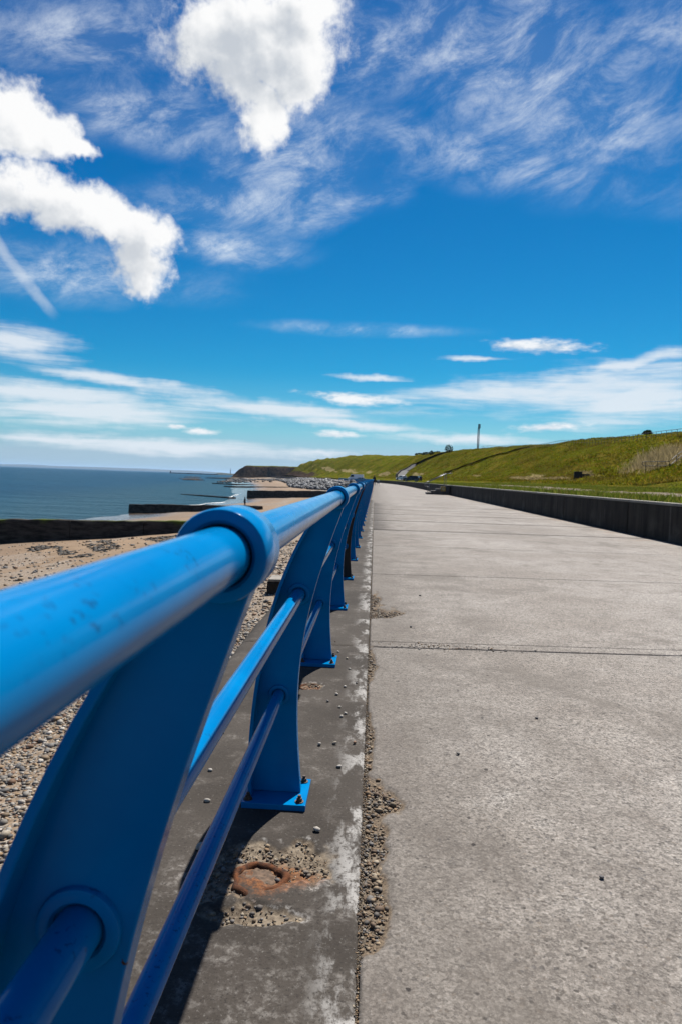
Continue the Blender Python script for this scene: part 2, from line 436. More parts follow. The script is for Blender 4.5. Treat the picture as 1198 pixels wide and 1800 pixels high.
def m_apron():
    t = material('seawall_coping_concrete'); p = t.pos(); px, py, pz = t.sep(p)
    big = t.noise(p, 1.3, 4, 0.6); mid = t.noise(p, 7, 6, 0.68); fine = t.noise(p, 110, 4, 0.7)
    lich = t.noise(p, 34, 7, 0.72)
    c = t.mix(big.smooth(0.3, 0.7), (0.060, 0.050, 0.041), (0.110, 0.094, 0.079))
    c = t.mix((mid - 0.5).smooth(0.0, 0.2) * 0.45, c, (0.16, 0.138, 0.118))
    near = py.smooth(2.3, 1.5)
    patch = (big * 0.5 + mid * 0.8 + near * 0.10).smooth(0.66, 0.84)
    c = t.mix(patch * lich.smooth(0.46, 0.64) * 0.62, c, (0.38, 0.352, 0.318))
    edge = px.smooth(-0.14, -0.015) * t.noise(t.comb(px * 2.0, py * 0.8, 0.0), 4.2, 7, 0.7).smooth(0.47, 0.57)
    c = t.mix(edge * 0.9 * lich.smooth(0.35, 0.5), c, (0.56, 0.54, 0.51))
    c = t.mix((fine - 0.5).smooth(0.10, 0.20) * 0.5, c, (0.36, 0.34, 0.31))
    c = t.mix((0.5 - fine).smooth(0.04, 0.16) * 0.7, c, (0.035, 0.03, 0.027))
    er = t.attr('erode')
    ec = t.mix(lich.smooth(0.35, 0.65), (0.090, 0.066, 0.045), (0.40, 0.325, 0.235))
    c = t.mix(er.smooth(0.2, 0.75), c, ec)
    rim = er.smooth(0.02, 0.16) * er.smooth(0.5, 0.26)
    c = t.mix(rim * lich.smooth(0.46, 0.62) * mid.smooth(0.42, 0.58) * 0.8, c, (0.55, 0.52, 0.48))
    ru = t.attr('rust')
    c = t.mix((ru + (lich - 0.5) * 1.8 + (mid - 0.5) * 1.2).smooth(0.45, 1.1) * 0.75, c, t.mix(t.noise(p, 85, 5, 0.7).smooth(0.35, 0.65), (0.13, 0.042, 0.014), (0.43, 0.165, 0.05)))
    h = fine * 0.5 + mid * 0.6 + lich * 0.5
    return setp(t, c, 0.9, t.bump(h, 0.5, 0.004), spec=0.15, alb=ALB * 0.84)

def m_paint():
    t = material('blue_gloss_paint'); p = t.pos()
    n = t.noise(p, 5, 4, 0.6); sp = t.noise(p, 55, 4, 0.6)
    c = t.mix(n.smooth(0.35, 0.7), (0.0003, 0.116, 0.300), (0.0004, 0.143, 0.350))
    _x, _y, nz_ = t.sep(V(t, t.n.new('ShaderNodeNewGeometry').outputs['Normal']))
    reg = t.noise(t.vmath('ADD', p, (0.4, 0.13, 0.2)), 9.0, 3, 0.55).smooth(0.50, 0.60) * nz_.smooth(0.05, 0.35)      # grime settles on what faces up
    dv, dc = t.vor(p, 85); r, g, b = t.sep(dc)
    spot = t.noise(p, 130, 3, 0.6).smooth(0.56, 0.66) * reg
    c = t.mix(spot * 0.70, c, (0.006, 0.040, 0.12))
    chip = t.noise(p, 23, 5, 0.7).smooth(0.705, 0.715)
    c = t.mix(chip, c, (0.055, 0.028, 0.016))
    rough = sp.smooth(0.3, 0.8) * 0.08 + 0.12
    return setp(t, c, rough, t.bump(sp * 0.10 - spot * 0.25 - chip * 0.5, 0.05, 0.003), spec=0.05, alb=1.0)

def m_grass(name, dark, mid_, dry, dryamt=0.5):
    t = material(name); p = t.pos()
    a = t.noise(p, 0.06, 4, 0.6); b = t.noise(p, 0.32, 5, 0.65); c_ = t.noise(p, 2.3, 5, 0.7); st = t.noise(t.vmath('MULTIPLY', p, (0.5, 0.22, 1.2)), 0.5, 5, 0.65)
    c = t.mix(b.smooth(0.35, 0.65), dark, mid_)
    c = t.mix(st.smooth(0.46, 0.66) * dryamt, c, dry)
    c = t.mix((1.0 - a).smooth(0.48, 0.64) * 0.55, c, tuple(x * 0.62 for x in dark))
    c = t.mix(c_.smooth(0.5, 0.75) * 0.45, c, tuple(x * 0.5 for x in dark))
    c = t.mix(c_.smooth(0.45, 0.25) * 0.30, c, tuple(x * 1.35 for x in mid_))
    cl = t.attr('cliff')
    cc = t.mix(t.noise(p, 0.22, 6, 0.7).smooth(0.35, 0.65), (0.022, 0.016, 0.013), (0.105, 0.072, 0.050))
    c = t.mix((cl + (b - 0.5) * 0.9).smooth(0.35, 0.6), c, cc)
    dr = t.attr('dry')
    c = t.mix((dr + (c_ - 0.5) * 0.8).smooth(0.35, 0.65) * 0.9, c, (0.36, 0.29, 0.14))
    gv = t.attr('gravel')
    gc = t.mix(t.noise(p, 5, 6, 0.7).smooth(0.35, 0.65), (0.16, 0.125, 0.085), (0.40, 0.35, 0.28))
    c = t.mix((gv + (b - 0.5) * 1.1).smooth(0.38, 0.62), c, gc)
    return setp(t, c, 0.95, t.bump(c_ + b * 2.0, 0.9, 0.25), spec=0.0)

def m_beach():
    t = material('beach_sand'); p = t.pos(); px, py, pz = t.sep(p)
    a = t.noise(p, 0.10, 4, 0.6); b = t.noise(p, 0.8, 5, 0.65); f = t.noise(p, 14, 5, 0.75); g = t.noise(p, 42, 3, 0.7)
    c = t.mix(b.smooth(0.3, 0.7), (0.250, 0.162, 0.088), (0.360, 0.245, 0.145))
    c = t.mix(a.smooth(0.42, 0.62) * 0.5, c, (0.24, 0.165, 0.10))
    peb = t.attr('pebbly')
    dv, dc = t.vor(p, 17); r, gg, bb = t.sep(dc)
    pc = t.mix(r, (0.12, 0.10, 0.085), (0.52, 0.46, 0.38))
    c = t.mix((peb + (b - 0.5) * 0.8).smooth(0.35, 0.6) * (0.25 + 0.7 * dv.smooth(0.55, 0.35)), c, pc)
    c = t.mix((0.5 - f).smooth(0.02, 0.22) * 0.5, c, (0.15, 0.10, 0.065))
    wet = (pz + (a - 0.5) * 0.8).smooth(-4.75, -5.35)
    damp = (pz + (b - 0.5) * 0.7).smooth(-3.9, -4.8)
    c = t.mix(damp * 0.45, c, (0.19, 0.125, 0.08))
    c = t.mix(wet * 0.8, c, (0.13, 0.10, 0.075))
    rg = 0.92 - wet * 0.80
    return setp(t, c, rg, t.bump(f + g * 0.5 + peb * dv * -1.2, 0.6, 0.03), spec=0.3)

def m_sea():
    t = material('sea_water'); p = t.pos(); px, py, pz = t.sep(p)
    n1 = t.noise(t.comb(px * 0.45, py, 0.0), 0.11, 6, 0.62); n2 = t.noise(t.comb(px * 0.6, py, 3.0), 0.9, 4, 0.6); n3 = t.noise(t.comb(px * 0.25, py, 7.0), 0.012, 4, 0.55)
    shal = (px + 0.16 * py).smooth(-85.0, -30.0)
    c = t.mix(n3.smooth(0.35, 0.65), (0.004, 0.054, 0.112), (0.008, 0.076, 0.145))
    c = t.mix(shal * 0.55, c, (0.045, 0.105, 0.125))
    return setp(t, c, 0.30, t.bump(n1 * 2.2 + n2 * 0.45, 1.0, 1.6), spec=0.008)

def m_stones():
    t = material('mixed_pebbles'); p = t.pos()
    c = t.attr('Col', True)
    n = t.noise(p, 60, 4, 0.65)
    c = t.mix(n.smooth(0.4, 0.75) * 0.4, c, (0.10, 0.085, 0.07))
    return setp(t, c, 0.75, t.bump(n, 0.3, 0.004), spec=0.3)

def m_blades(name, spec=0.15):
    """thin leaves: light passes through them"""
    t = material(name); c = t.attr('Col', True)
    d = t.n.new('ShaderNodeBsdfDiffuse'); tr = t.n.new('ShaderNodeBsdfTranslucent'); mx = t.n.new('ShaderNodeMixShader')
    c = t.mix(1.0, c, (ALB, ALB, ALB), 'MULTIPLY')
    t.put(d.inputs[0], c); t.put(tr.inputs[0], c); mx.inputs[0].default_value = 0.5
    t.l.new(d.outputs[0], mx.inputs[1]); t.l.new(tr.outputs[0], mx.inputs[2])
    t.l.new(mx.outputs[0], t.n['Material Output'].inputs[0]); t.n.remove(t.b)
    return t.m

def m_wall():
    t = material('stained_wall_concrete'); p = t.pos(); px, py, pz = t.sep(p)
    st = t.noise(t.comb(px * 2.2, py * 2.2, pz * 0.25), 1.5, 6, 0.68); b = t.noise(p, 0.9, 5, 0.6); f = t.noise(p, 28, 5, 0.7)
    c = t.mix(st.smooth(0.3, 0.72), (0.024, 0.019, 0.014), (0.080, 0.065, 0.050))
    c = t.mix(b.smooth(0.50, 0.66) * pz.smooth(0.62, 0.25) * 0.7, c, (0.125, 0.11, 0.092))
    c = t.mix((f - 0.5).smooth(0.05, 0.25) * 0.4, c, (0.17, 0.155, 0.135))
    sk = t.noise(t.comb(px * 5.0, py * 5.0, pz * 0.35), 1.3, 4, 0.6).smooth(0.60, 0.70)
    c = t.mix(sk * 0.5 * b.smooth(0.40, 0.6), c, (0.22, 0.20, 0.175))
    return setp(t, c, 0.92, t.bump(f + st, 0.5, 0.02), spec=0.2)

def m_groyne():
    t = material('algae_groyne_concrete'); p = t.pos(); px, py, pz = t.sep(p)
    b = t.noise(p, 0.35, 5, 0.65); f = t.noise(t.vmath('MULTIPLY', p, (0.5, 0.5, 2.0)), 1.6, 6, 0.72)
    c = t.mix(f.smooth(0.3, 0.7), (0.020, 0.017, 0.014), (0.115, 0.098, 0.080))
    al = t.attr('algae')
    c = t.mix((al + (b - 0.5) * 1.0).smooth(0.45, 0.65), c, t.mix(f, (0.05, 0.085, 0.008), (0.17, 0.20, 0.02)))
    return setp(t, c, 0.9, t.bump(f, 0.5, 0.04), spec=0.2)

def m_rust():
    t = material('rusted_iron'); p = t.obj()
    n = t.noise(p, 40, 6, 0.7)
    return setp(t, t.mix(n.smooth(0.3, 0.7), (0.030, 0.016, 0.011), (0.20, 0.068, 0.022)), 0.9, t.bump(n, 0.9, 0.006), spec=0.2)

M = dict(prom=m_promenade(), apron=m_apron(), paint=m_paint(), beach=m_beach(), sea=m_sea(), stones=m_stones(), wall=m_wall(), groyne=m_groyne(), rust=m_rust(),
         hill=m_grass('hill_grass', (0.086, 0.100, 0.008), (0.158, 0.168, 0.013), (0.25, 0.165, 0.035), 0.6),
         blades=m_blades('grass_blades'), leaf=m_blades('shrub_leaves'))
M['rustpost'] = plain('bare_rust_brown_steel', (0.028, 0.015, 0.010), 0.75, 0.5, 12)
M['sub'] = plain('joint_grit', (0.20, 0.155, 0.105), 0.95, 0.5, 30)
M['coping'] = plain('pale_coping_concrete', (0.36, 0.33, 0.28), 0.9, 0.35, 2)
M['galv'] = plain('galvanised_steel', (0.32, 0.33, 0.34), 0.45, 0.3, 8, 0.7)
M['bolt'] = plain('rusted_bolt', (0.12, 0.06, 0.035), 0.7, 0.6, 60)
M['darkwood'] = plain('dark_weathered_timber', (0.026, 0.022, 0.020), 0.85, 0.4, 4)
M['darkmetal'] = plain('dark_painted_steel', (0.016, 0.016, 0.017), 0.6, 0.3, 4)
M['fencemetal'] = plain('grey_fence_steel', (0.075, 0.085, 0.08), 0.6, 0.3, 2)
M['step'] = plain('grey_step_concrete', (0.20, 0.18, 0.16), 0.9, 0.4, 3)
M['yellow'] = plain('faded_yellow_paint', (0.62, 0.40, 0.06), 0.6, 0.3, 6)
M['white'] = plain('white_vehicle_paint', (0.80, 0.81, 0.82), 0.3, 0.05, 2)
M['carblack'] = plain('dark_vehicle_paint', (0.016, 0.019, 0.026), 0.22, 0.2, 2)
M['carsilver'] = plain('silver_vehicle_paint', (0.46, 0.48, 0.50), 0.3, 0.1, 2, 0.4)
M['glass'] = plain('dark_window_glass', (0.012, 0.016, 0.020), 0.08, 0.2, 2)
M['tyre'] = plain('black_tyre_rubber', (0.014, 0.014, 0.014), 0.85, 0.3, 9)
M['rim'] = plain('alloy_rim', (0.40, 0.41, 0.42), 0.35, 0.2, 9, 0.8)
M['lampw'] = plain('clear_headlight', (0.70, 0.72, 0.74), 0.2, 0.1, 9)
M['lampr'] = plain('red_tail_light', (0.35, 0.01, 0.01), 0.25, 0.1, 9)
M['cloth'] = plain('dark_clothing', (0.012, 0.012, 0.015), 0.9, 0.4, 9)
M['cloth2'] = plain('navy_clothing', (0.012, 0.020, 0.045), 0.9, 0.4, 9)
M['skin'] = plain('skin', (0.42, 0.26, 0.19), 0.6, 0.1, 9)
M['hair'] = plain('dark_hair', (0.02, 0.014, 0.010), 0.8, 0.3, 30)
M['palefab'] = plain('pale_blue_grey_fabric', (0.36, 0.42, 0.48), 0.8, 0.3, 9)
M['road'] = plain('weathered_tarmac', (0.11, 0.105, 0.095), 0.9, 0.3, 1)
M['bark'] = plain('bark', (0.05, 0.038, 0.026), 0.95, 0.4, 6)
M['foam'] = plain('white_sea_foam', (0.78, 0.80, 0.80), 0.7, 0.15, 0.6)
M['rock'] = m_stones()
for k_ in ('white', 'carsilver'):
    for n_ in M[k_].node_tree.nodes:
        if n_.type == 'MIX' and n_.blend_type == 'MULTIPLY': n_.inputs[7].default_value = (1, 1, 1, 1)

# ------------------------------------------------------------------ ground, sea, beach, hill
SEA_Z = -6.0
xs = np.concatenate([-np.geomspace(1, 45000, 70)[::-1], [60.0, 45000.0]]); ys = np.concatenate([[-400.0], np.geomspace(5, 45000, 90)])
XX, YY = np.meshgrid(xs, ys)
tag(grid('sea', XX, YY, np.full_like(XX, SEA_Z), M['sea']), kind='structure')

# ground sheet under everything that is not sea
xs = np.array([-400., 0., 40., 120., 500., 3000.]); ys = np.array([-400., 0., 300., 800., 1100., 1600.])
# beach, laid out along the sea wall
ts = -np.concatenate([np.linspace(0.5, 12, 47), np.geomspace(12.5, 100, 60)])[::-1]
ys = np.concatenate([np.linspace(-12, 30, 90), np.geomspace(30.5, 1150, 240)])
TT, YY = np.meshgrid(ts, ys)
ZZ = beach_z(TT, YY)
def pebbly(t, Y):
    x = -t
    band = sstep(15, 5, x + (fbm(t / 5, Y / 7, 3, 61) - 0.5) * 9 - np.clip(Y - 8, 0, 20) * 0.12)
    west = sstep(15, 22, x) * sstep(46, 38, Y) * 0.9
    ridge = sstep(0.58, 0.7, fbm(t / 3, Y / 10, 4, 63)) * 0.6
    return np.clip(np.maximum(np.maximum(band, west), ridge * sstep(60, 50, x)), 0, 1)
beach = grid('beach', TT + Xa(YY), YY, ZZ, M['beach'], attrs={'pebbly': pebbly(TT, YY)})
tag(beach, kind='structure')

# hillside: flat grass strip, slope, plateau
def hill_masks(t, Y):
    cliff = sstep(600, 760, Y) * sstep(20, 6, t - np.interp(Y, _YT, _TF)) * (0.35 + 0.9 * fbm(t / 9, Y / 40, 3, 71))
    cliff = np.maximum(cliff, sstep(500, 560, Y) * sstep(650, 600, Y) * sstep(26, 10, t) * fbm(t / 12, Y / 25, 3, 73))
    # pale dry grass beside the stair path, tan streaks low on the slope
    dryp = sstep(1.2, 0.5, np.hypot((t - 34.2) / 4.2, (Y - 84 + (t - 34) * -1.0) / 7.5))
    tan = 0.75 * sstep(0.54, 0.66, fbm(t / 3.2, Y / 30, 4, 75)) * sstep(24, 27, t) * sstep(33, 29, t) * sstep(70, 110, Y)
    gr = sstep(2.3, 1.2, np.abs(t - 13.4 - (fbm(Y / 14, t * 0 + 3, 2, 77) - 0.5) * 3)) * (0.45 + 0.55 * fbm(t / 1.5, Y / 4, 3, 79)) * sstep(120, 70, Y)
    return cliff, np.maximum(dryp, tan), gr
ts = np.concatenate([np.linspace(6.86, 24, 60), np.linspace(24.5, 58, 90), np.linspace(60, 140, 16)])
ys = np.concatenate([np.linspace(-15, 130, 260), np.geomspace(130.5, 1110, 260)])
TT, YY = np.meshgrid(ts, ys)
ZZ = hill_z(TT, YY)
cl, dr, gr = hill_masks(TT, YY)
tag(grid('hillside', TT + Xa(YY), YY, ZZ, M['hill'], attrs={'cliff': cl, 'dry': dr, 'gravel': gr}), kind='structure')

# headland across the bay, with a dark cliff towards us
hx = np.linspace(-300, 40, 130); hy = np.concatenate([np.linspace(1195, 1262, 34), np.linspace(1266, 1460, 20)])
HX, HY = np.meshgrid(hx, hy)
front = 1226 + (fbm(HX / 38, HY * 0, 4, 81) - 0.5) * 42
up = sstep(-16, 14, HY - front)
left = sstep(-262, -226, HX + (fbm(HY / 30, HX / 50, 3, 83) - 0.5) * 20)
HZ = -7 + (25.3 + (fbm(HX / 60, HY / 60, 3, 85) - 0.5) * 3.0) * up ** 0.8 * left ** 0.7 + (fbm(HX / 7, HY / 7, 4, 87) - 0.5) * 4 * up * (1.1 - up) * 3
HZ = np.maximum(HZ, -6.4 + 1.6 * sstep(1195, 1215, HY) * sstep(-285, -250, HX))
tag(grid('headland', HX, HY, HZ, M['hill'], attrs={'cliff': np.where(up * left < 0.93, 1.0, 0.0), 'dry': 0.9 * sstep(-135, -118, HX) * sstep(-84, -100, HX) * sstep(0.05, 0.2, up) * sstep(0.8, 0.5, up) * fbm(HX / 6, HY / 4, 3, 89) * 1.6, 'gravel': np.where(up < 0.05, 0.8, 0.0)}), kind='structure')

# far coast on the horizon and the harbour land before it
def far_coast():
    n = 160
    x = np.linspace(-17500, -4300, n)
    H = (62 + 60 * fbm(x / 2600, x * 0, 4, 91)) * sstep(-4300, -6200, x) + 2
    prof = [(0, -8), (120, 0.35), (500, 0.8), (1100, 1.0), (2200, 0.4), (2600, 0)]
    X = np.stack([x] * len(prof)); Y = np.stack([22500 + a + 0 * x for a, b in prof]); Z = np.stack([(H * b + SEA_Z) if b >= 0 else (SEA_Z + b + 0 * x) for a, b in prof])
    wood = plain('distant_woodland', (0.030, 0.042, 0.028), 1.0, 0.4, 0.002)
    tag(grid('far_coast', X, Y, Z, wood), kind='structure')
    x = np.linspace(-1500, -700, 90)
    H = (5 + 11 * fbm(x / 60, x * 0, 4, 93)) * sstep(-1010, -880, x) + 0.5
    prof = [(0, -2), (20, 0.6), (90, 1.0), (200, 0.7), (260, 0)]
    X = np.stack([x] * len(prof)); Y = np.stack([3900 + a + 0 * x for a, b in prof]); Z = np.stack([(H * b + SEA_Z) if b >= 0 else (SEA_Z + b + 0 * x) for a, b in prof])
    X = X[:, 40:]; Y = Y[:, 40:]; Z = Z[:, 40:]
    tag(grid('harbour_land', X, Y, Z, wood), kind='structure')
far_coast()


# ------------------------------------------------------------------ promenade of concrete bays
prom = empty('promenade', (0, 0, 0), kind='structure')
SK = 0.07                                      # the bay joints run slightly askew
JY = [1.10, 4.72, 8.40, 12.0, 15.7, 19.3, 23.0, 26.6, 30.2, 34.0]
GAP = 0.012
def erode_p(x, y):
    """worn holes along the promenade's sea side edge, 0..1"""
    e = np.zeros(np.broadcast(x, y).shape)
    nz = (fbm(x * 14, y * 9, 4, 101) - 0.5) * 1.1
    for (cx, cy, rx, ry) in ((0.0, 2.40, 0.145, 0.13), (0.01, 2.36, 0.075, 0.26), (0.01, 1.92, 0.085, 0.27), (0.02, 5.95, 0.26, 0.26), (0.0, 6.55, 0.12, 0.45), (0.0, 4.30, 0.055, 0.42), (0.0, 3.0, 0.04, 0.4)):
        e = np.maximum(e, 1.25 - np.hypot((x - cx) / rx, (y - cy) / ry) + nz)
    return sstep(0.05, 0.55, e)
def slab(x0, x1, y0, y1, fine=True, name='concrete_slab', nxc=None, top=0.0):
    if fine:
        gx = np.concatenate([np.arange(x0, min(0.5, x1), 0.0105), np.linspace(min(0.5, x1), x1, max(2, int((x1 - 0.5) / 0.12)))]) if x0 < 0.45 else np.linspace(x0, x1, 30)
        gy = np.arange(y0, y1 + 0.001, 0.0125 if y1 < 9 else 0.03)
    else:
        gx = np.linspace(x0, x1, 12); gy = np.linspace(y0, y1, 10)
    gx = np.unique(np.round(gx, 5)); gy = np.append(gy[gy < y1 - 0.002], y1)
    A, Bq = np.meshgrid(gx, gy)
    e = erode_p(A, Bq)
    Z = top + (fbm(A * 1.1, Bq * 1.1, 3, 103) - 0.5) * 0.006 - e * (0.016 + 0.012 * (fbm(A * 60, Bq * 60, 2, 105) - 0.5))
    # rounded, chipped arrises
    de = np.minimum.reduce([A - x0, x1 - A, Bq - y0, y1 - Bq])
    Z -= 0.004 * sstep(0.012, 0.0, de + (fbm(A * 25, Bq * 25, 2, 107) - 0.5) * 0.008)
    Yq = Bq + SK * A
    # skirt
    ny, nx = A.shape
    ring = np.concatenate([np.arange(nx), np.arange(1, ny) * nx + nx - 1, (ny - 1) * nx + np.arange(nx - 2, -1, -1), np.arange(ny - 2, 0, -1) * nx])
    P = np.stack([A, Yq, Z], -1).reshape(-1, 3)
    S = P[ring].copy(); S[:, 2] = -0.06
    i = np.arange(ny * nx).reshape(ny, nx)
    F = np.stack([i[:-1, :-1], i[:-1, 1:], i[1:, 1:], i[1:, :-1]], -1).reshape(-1, 4)
    m = len(ring); a = ring; b = np.roll(ring, -1); c = ny * nx + np.arange(m); d = np.roll(c, -1)
    F = np.concatenate([F, np.stack([b, a, c, d], -1)])
    er = np.concatenate([e.ravel(), np.zeros(m)])
    return raw(name, np.concatenate([P, S]), F, M['prom'], prom, True, {'erode': er})
slab(0.009, 6.56, JY[0], JY[1] - GAP)
slab(0.009, 6.56, JY[1], JY[1] + 0.155, True, 'repair_strip', top=0.002)
slab(0.009, 6.56, JY[1] + 0.155 + GAP * 0.7, JY[2] - GAP)
for k in range(2, len(JY) - 1):
    slab(0.009, 6.56, JY[k], JY[k + 1] - 0.006, k < 4)
# the rest of the promenade as one sheet that follows the wall round the bay
ys = np.concatenate([np.linspace(34, 130, 40), np.linspace(134, 330, 60), np.geomspace(340, 1100, 40)])
tt = np.linspace(-0.2, 6.56, 8)
TT, YY = np.meshgrid(tt, ys); TT = np.where(YY < 36.5, np.maximum(TT, 0.009), TT)
grid('pavement_sheet', TT + Xa(YY), YY + np.where(YY < 36.5, SK * TT, 0) * 1.0, np.full_like(TT, 0.0) - 0.002, M['prom'], prom, {'erode': np.zeros(TT.shape)})
bm = bmesh.new(); b_box(bm, -0.2, 6.5, -6, 40, -0.5, -0.018); bmobj('joint_bed', bm, M['sub'], prom)
BPAL = np.array([(0.36, 0.27, 0.17), (0.27, 0.19, 0.115), (0.21, 0.17, 0.13), (0.43, 0.36, 0.26), (0.13, 0.115, 0.10), (0.33, 0.21, 0.11), (0.24, 0.22, 0.20), (0.20, 0.13, 0.08)])
for a_, b_ in ((-2.5, JY[0] - GAP), (-6.1, -2.512)): slab(0.009, 6.56, a_, b_, False)

# ------------------------------------------------------------------ sea wall with its coping
wall_sea = empty('sea_wall', (-0.45, 4, -3), 'long concrete sea wall under the blue railing, its dark mottled coping beside the promenade', 'sea wall')
WO = Vector((0.45, -4, 3))
ST1 = (-0.293, 1.924); ST2 = (-0.317, 3.762)
def erode_a(x, y):
    nz = (fbm(x * 16, y * 12, 4, 111) - 0.5) * 1.2
    e = np.zeros(np.broadcast(x, y).shape)
    for (cx, cy, rx, ry) in ((-0.255, 2.02, 0.20, 0.13), (-0.28, 1.755, 0.135, 0.055), (-0.16, 1.99, 0.10, 0.07), (-0.40, 1.93, .08, .16), (ST2[0], ST2[1], 0.095, 0.09)):
        e = np.maximum(e, 1.2 - np.hypot((x - cx) / rx, (y - cy) / ry) + nz)
    return sstep(0.1, 0.6, e)
def coping(y0, y1, dx, dy, curve=False):
    prof_x = np.concatenate([np.arange(-0.80, 0.0, dx), [0.0]])
    arc = [(-0.93, -0.16), (-0.925, -0.09), (-0.90, -0.035), (-0.865, -0.009), (-0.83, -0.001)]
    gy = np.arange(y0, y1, dy); gy = np.append(gy, y1 - 0.007)
    A, Bq = np.meshgrid(prof_x, gy)
    e = erode_a(A, Bq)
    Z = (fbm(A * 2, Bq * 2, 3, 113) - 0.5) * 0.007 - e * (0.014 + 0.014 * (fbm(A * 55, Bq * 55, 3, 115) - 0.5)) + (fbm(A * 40, Bq * 40, 2, 117) - 0.5) * 0.0018
    de = np.minimum(-A, np.minimum(Bq - y0, y1 - 0.007 - Bq))
    Z -= 0.008 * sstep(0.011, 0.0, de + (fbm(A * 18, Bq * 18, 2, 119) - 0.5) * 0.02)
    n = len(gy)
    ax = np.array([p[0] for p in arc]); az_ = np.array([p[1] for p in arc])
    LX = np.repeat(ax[None], n, 0) + (fbm(gy * 3, gy * 0, 3, 121)[:, None] - 0.5) * 0.03; LZ = np.repeat(az_[None], n, 0)
    bot = np.array([[-0.93, -3.2]]).repeat(n, 0)
    X = np.concatenate([bot[:, :1] - 0.25, LX, A, np.zeros((n, 1))], 1); Z = np.concatenate([bot[:, 1:], LZ, Z, np.full((n, 1), -0.06)], 1)
    Y = np.repeat(gy[:, None], X.shape[1], 1)
    E = np.zeros(X.shape); E[:, 6:-1] = e
    d2 = np.hypot(X - ST1[0], Y - ST1[1]); rust = np.exp(-(d2 / 0.135) ** 2) + 0.75 * np.exp(-(((X - ST1[0] - 0.12) / 0.09) ** 2 + ((Y - ST1[1] - 0.03) / 0.05) ** 2))
    rust += 0.8 * np.exp(-(np.hypot(X - ST2[0], Y - ST2[1]) / 0.085) ** 2)
    o = grid('coping_slab', X + (Xa(Y) if curve else 0), Y, Z, M['apron'], wall_sea, {'erode': E, 'rust': np.clip(rust, 0, 1)})
    o.location = WO
    return o
coping(-6, 1.10, 0.03, 0.04)
coping(1.105, 4.72, 0.0095, 0.0105)
coping(4.727, 8.40, 0.016, 0.018)
for a, b in ((8.407, 12.0), (12.007, 15.7), (15.707, 19.3), (19.307, 23), (23.007, 34)): coping(a, b, 0.05, 0.06)
for a, b in ((34.01, 130), (130.01, 320), (320.01, 1100)): coping(a, b, 0.2, 2.0, True)

# ------------------------------------------------------------------ wall on the landward side
pw = empty('boundary_wall', (6.72, 14, 0), 'low dark stained concrete wall between promenade and grass', 'wall')
y = -6.0
sec = None
bm = bmesh.new()
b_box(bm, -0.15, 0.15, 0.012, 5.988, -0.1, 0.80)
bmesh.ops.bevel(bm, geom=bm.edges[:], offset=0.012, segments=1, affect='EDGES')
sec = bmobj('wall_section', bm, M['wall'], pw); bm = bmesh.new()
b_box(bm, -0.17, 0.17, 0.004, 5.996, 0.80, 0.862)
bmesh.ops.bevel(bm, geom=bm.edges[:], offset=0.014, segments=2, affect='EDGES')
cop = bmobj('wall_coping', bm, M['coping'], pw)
Y0 = -6.0; first = True
while Y0 < 330:
    a = math.atan2(float(Xa(Y0 + 6) - Xa(Y0)), 6.0)
    if not (58.5 < Y0 + 3 < 64.4 and False):
        for src in (sec, cop):
            o = src if first else src.copy()
            if not first: link(o, pw)
            o.location = (float(Xa(Y0)), Y0 - 14, 0); o.rotation_euler = (0, 0, -a)
    first = False
    Y0 += 6.0

# ------------------------------------------------------------------ blue railing
rail = empty('railing', (-0.30, 0.615, 0), 'blue painted steel railing of curved posts and three tubes along the sea wall', 'railing')
SP = 1.82; POST0 = 0.615
RZ = np.array([0, .035, .15, .27, .387, .541, .719, .868, 1.0, 1.06]); RX = np.array([-.222, -.226, -.24, -.247, -.247, -.239, -.213, -.168, -.128, -.108])
LZ = np.array([0, .234, .413, .656, .8, .917, .976, 1.06]); LX = np.array([-.394, -.398, -.387, -.344, -.302, -.259, -.231, -.176])
RP = np.polyfit(RZ, RX, 4); LP = np.polyfit(LZ, LX, 4)
TOP = (-0.13, 1.097, 0.026); MID = (-0.255, 0.747, 0.0228); LOW = (-0.315, 0.378, 0.0215)

def post_bm(nz=26, plate=False):
    bm = bmesh.new()
    zs = np.linspace(0.022, 1.075, nz)
    def strip(secs):
        rows = [[bm.verts.new(c) for c in s] for s in secs]
        for i in range(len(rows) - 1):
            for k in range(4):
                bm.faces.new((rows[i][k], rows[i][(k + 1) % 4], rows[i + 1][(k + 1) % 4], rows[i + 1][k]))
        bm.faces.new(rows[0][::-1]); bm.faces.new(rows[-1])
    W = 0.019
    strip([[(np.polyval(LP, z) - 0.004, -W, z), (np.polyval(RP, z), -W, z), (np.polyval(RP, z), W, z), (np.polyval(LP, z) - 0.004, W, z)] for z in zs])
    fw = lambda z: 0.066 - 0.034 * max(0, (z - 0.75) / 0.32)
    strip([[(np.polyval(LP, z) - 0.012, -fw(z), z), (np.polyval(LP, z), -fw(z), z), (np.polyval(LP, z), fw(z), z), (np.polyval(LP, z) - 0.012, fw(z), z)] for z in zs])
    if plate: b_box(bm, -0.424, -0.198, -0.115, 0.10, 0.0, 0.0215)
    for v in bm.verts: v.co.x += 0.30
    return bm

def collar_bm(spec, Rr, Lh, hole):
    bm = bmesh.new(); x, z, r = spec
    b = 0.004
    b_lathe(bm, [(-Lh + 0.02, r + hole), (-Lh + 0.003, r + hole), (-Lh, r + hole + 0.003), (-Lh, Rr - b), (-Lh + b * 0.3, Rr - b * 0.3), (-Lh + b, Rr), (Lh - b, Rr), (Lh - b * 0.3, Rr - b * 0.3), (Lh, Rr - b), (Lh, r + hole + 0.003), (Lh - 0.003, r + hole), (Lh - 0.02, r + hole), (Lh - 0.02, r - 0.001), (-Lh + 0.02, r - 0.001), (-Lh + 0.02, r + hole)], 'Y', 48, (x + 0.30, 0, z))
    return bm

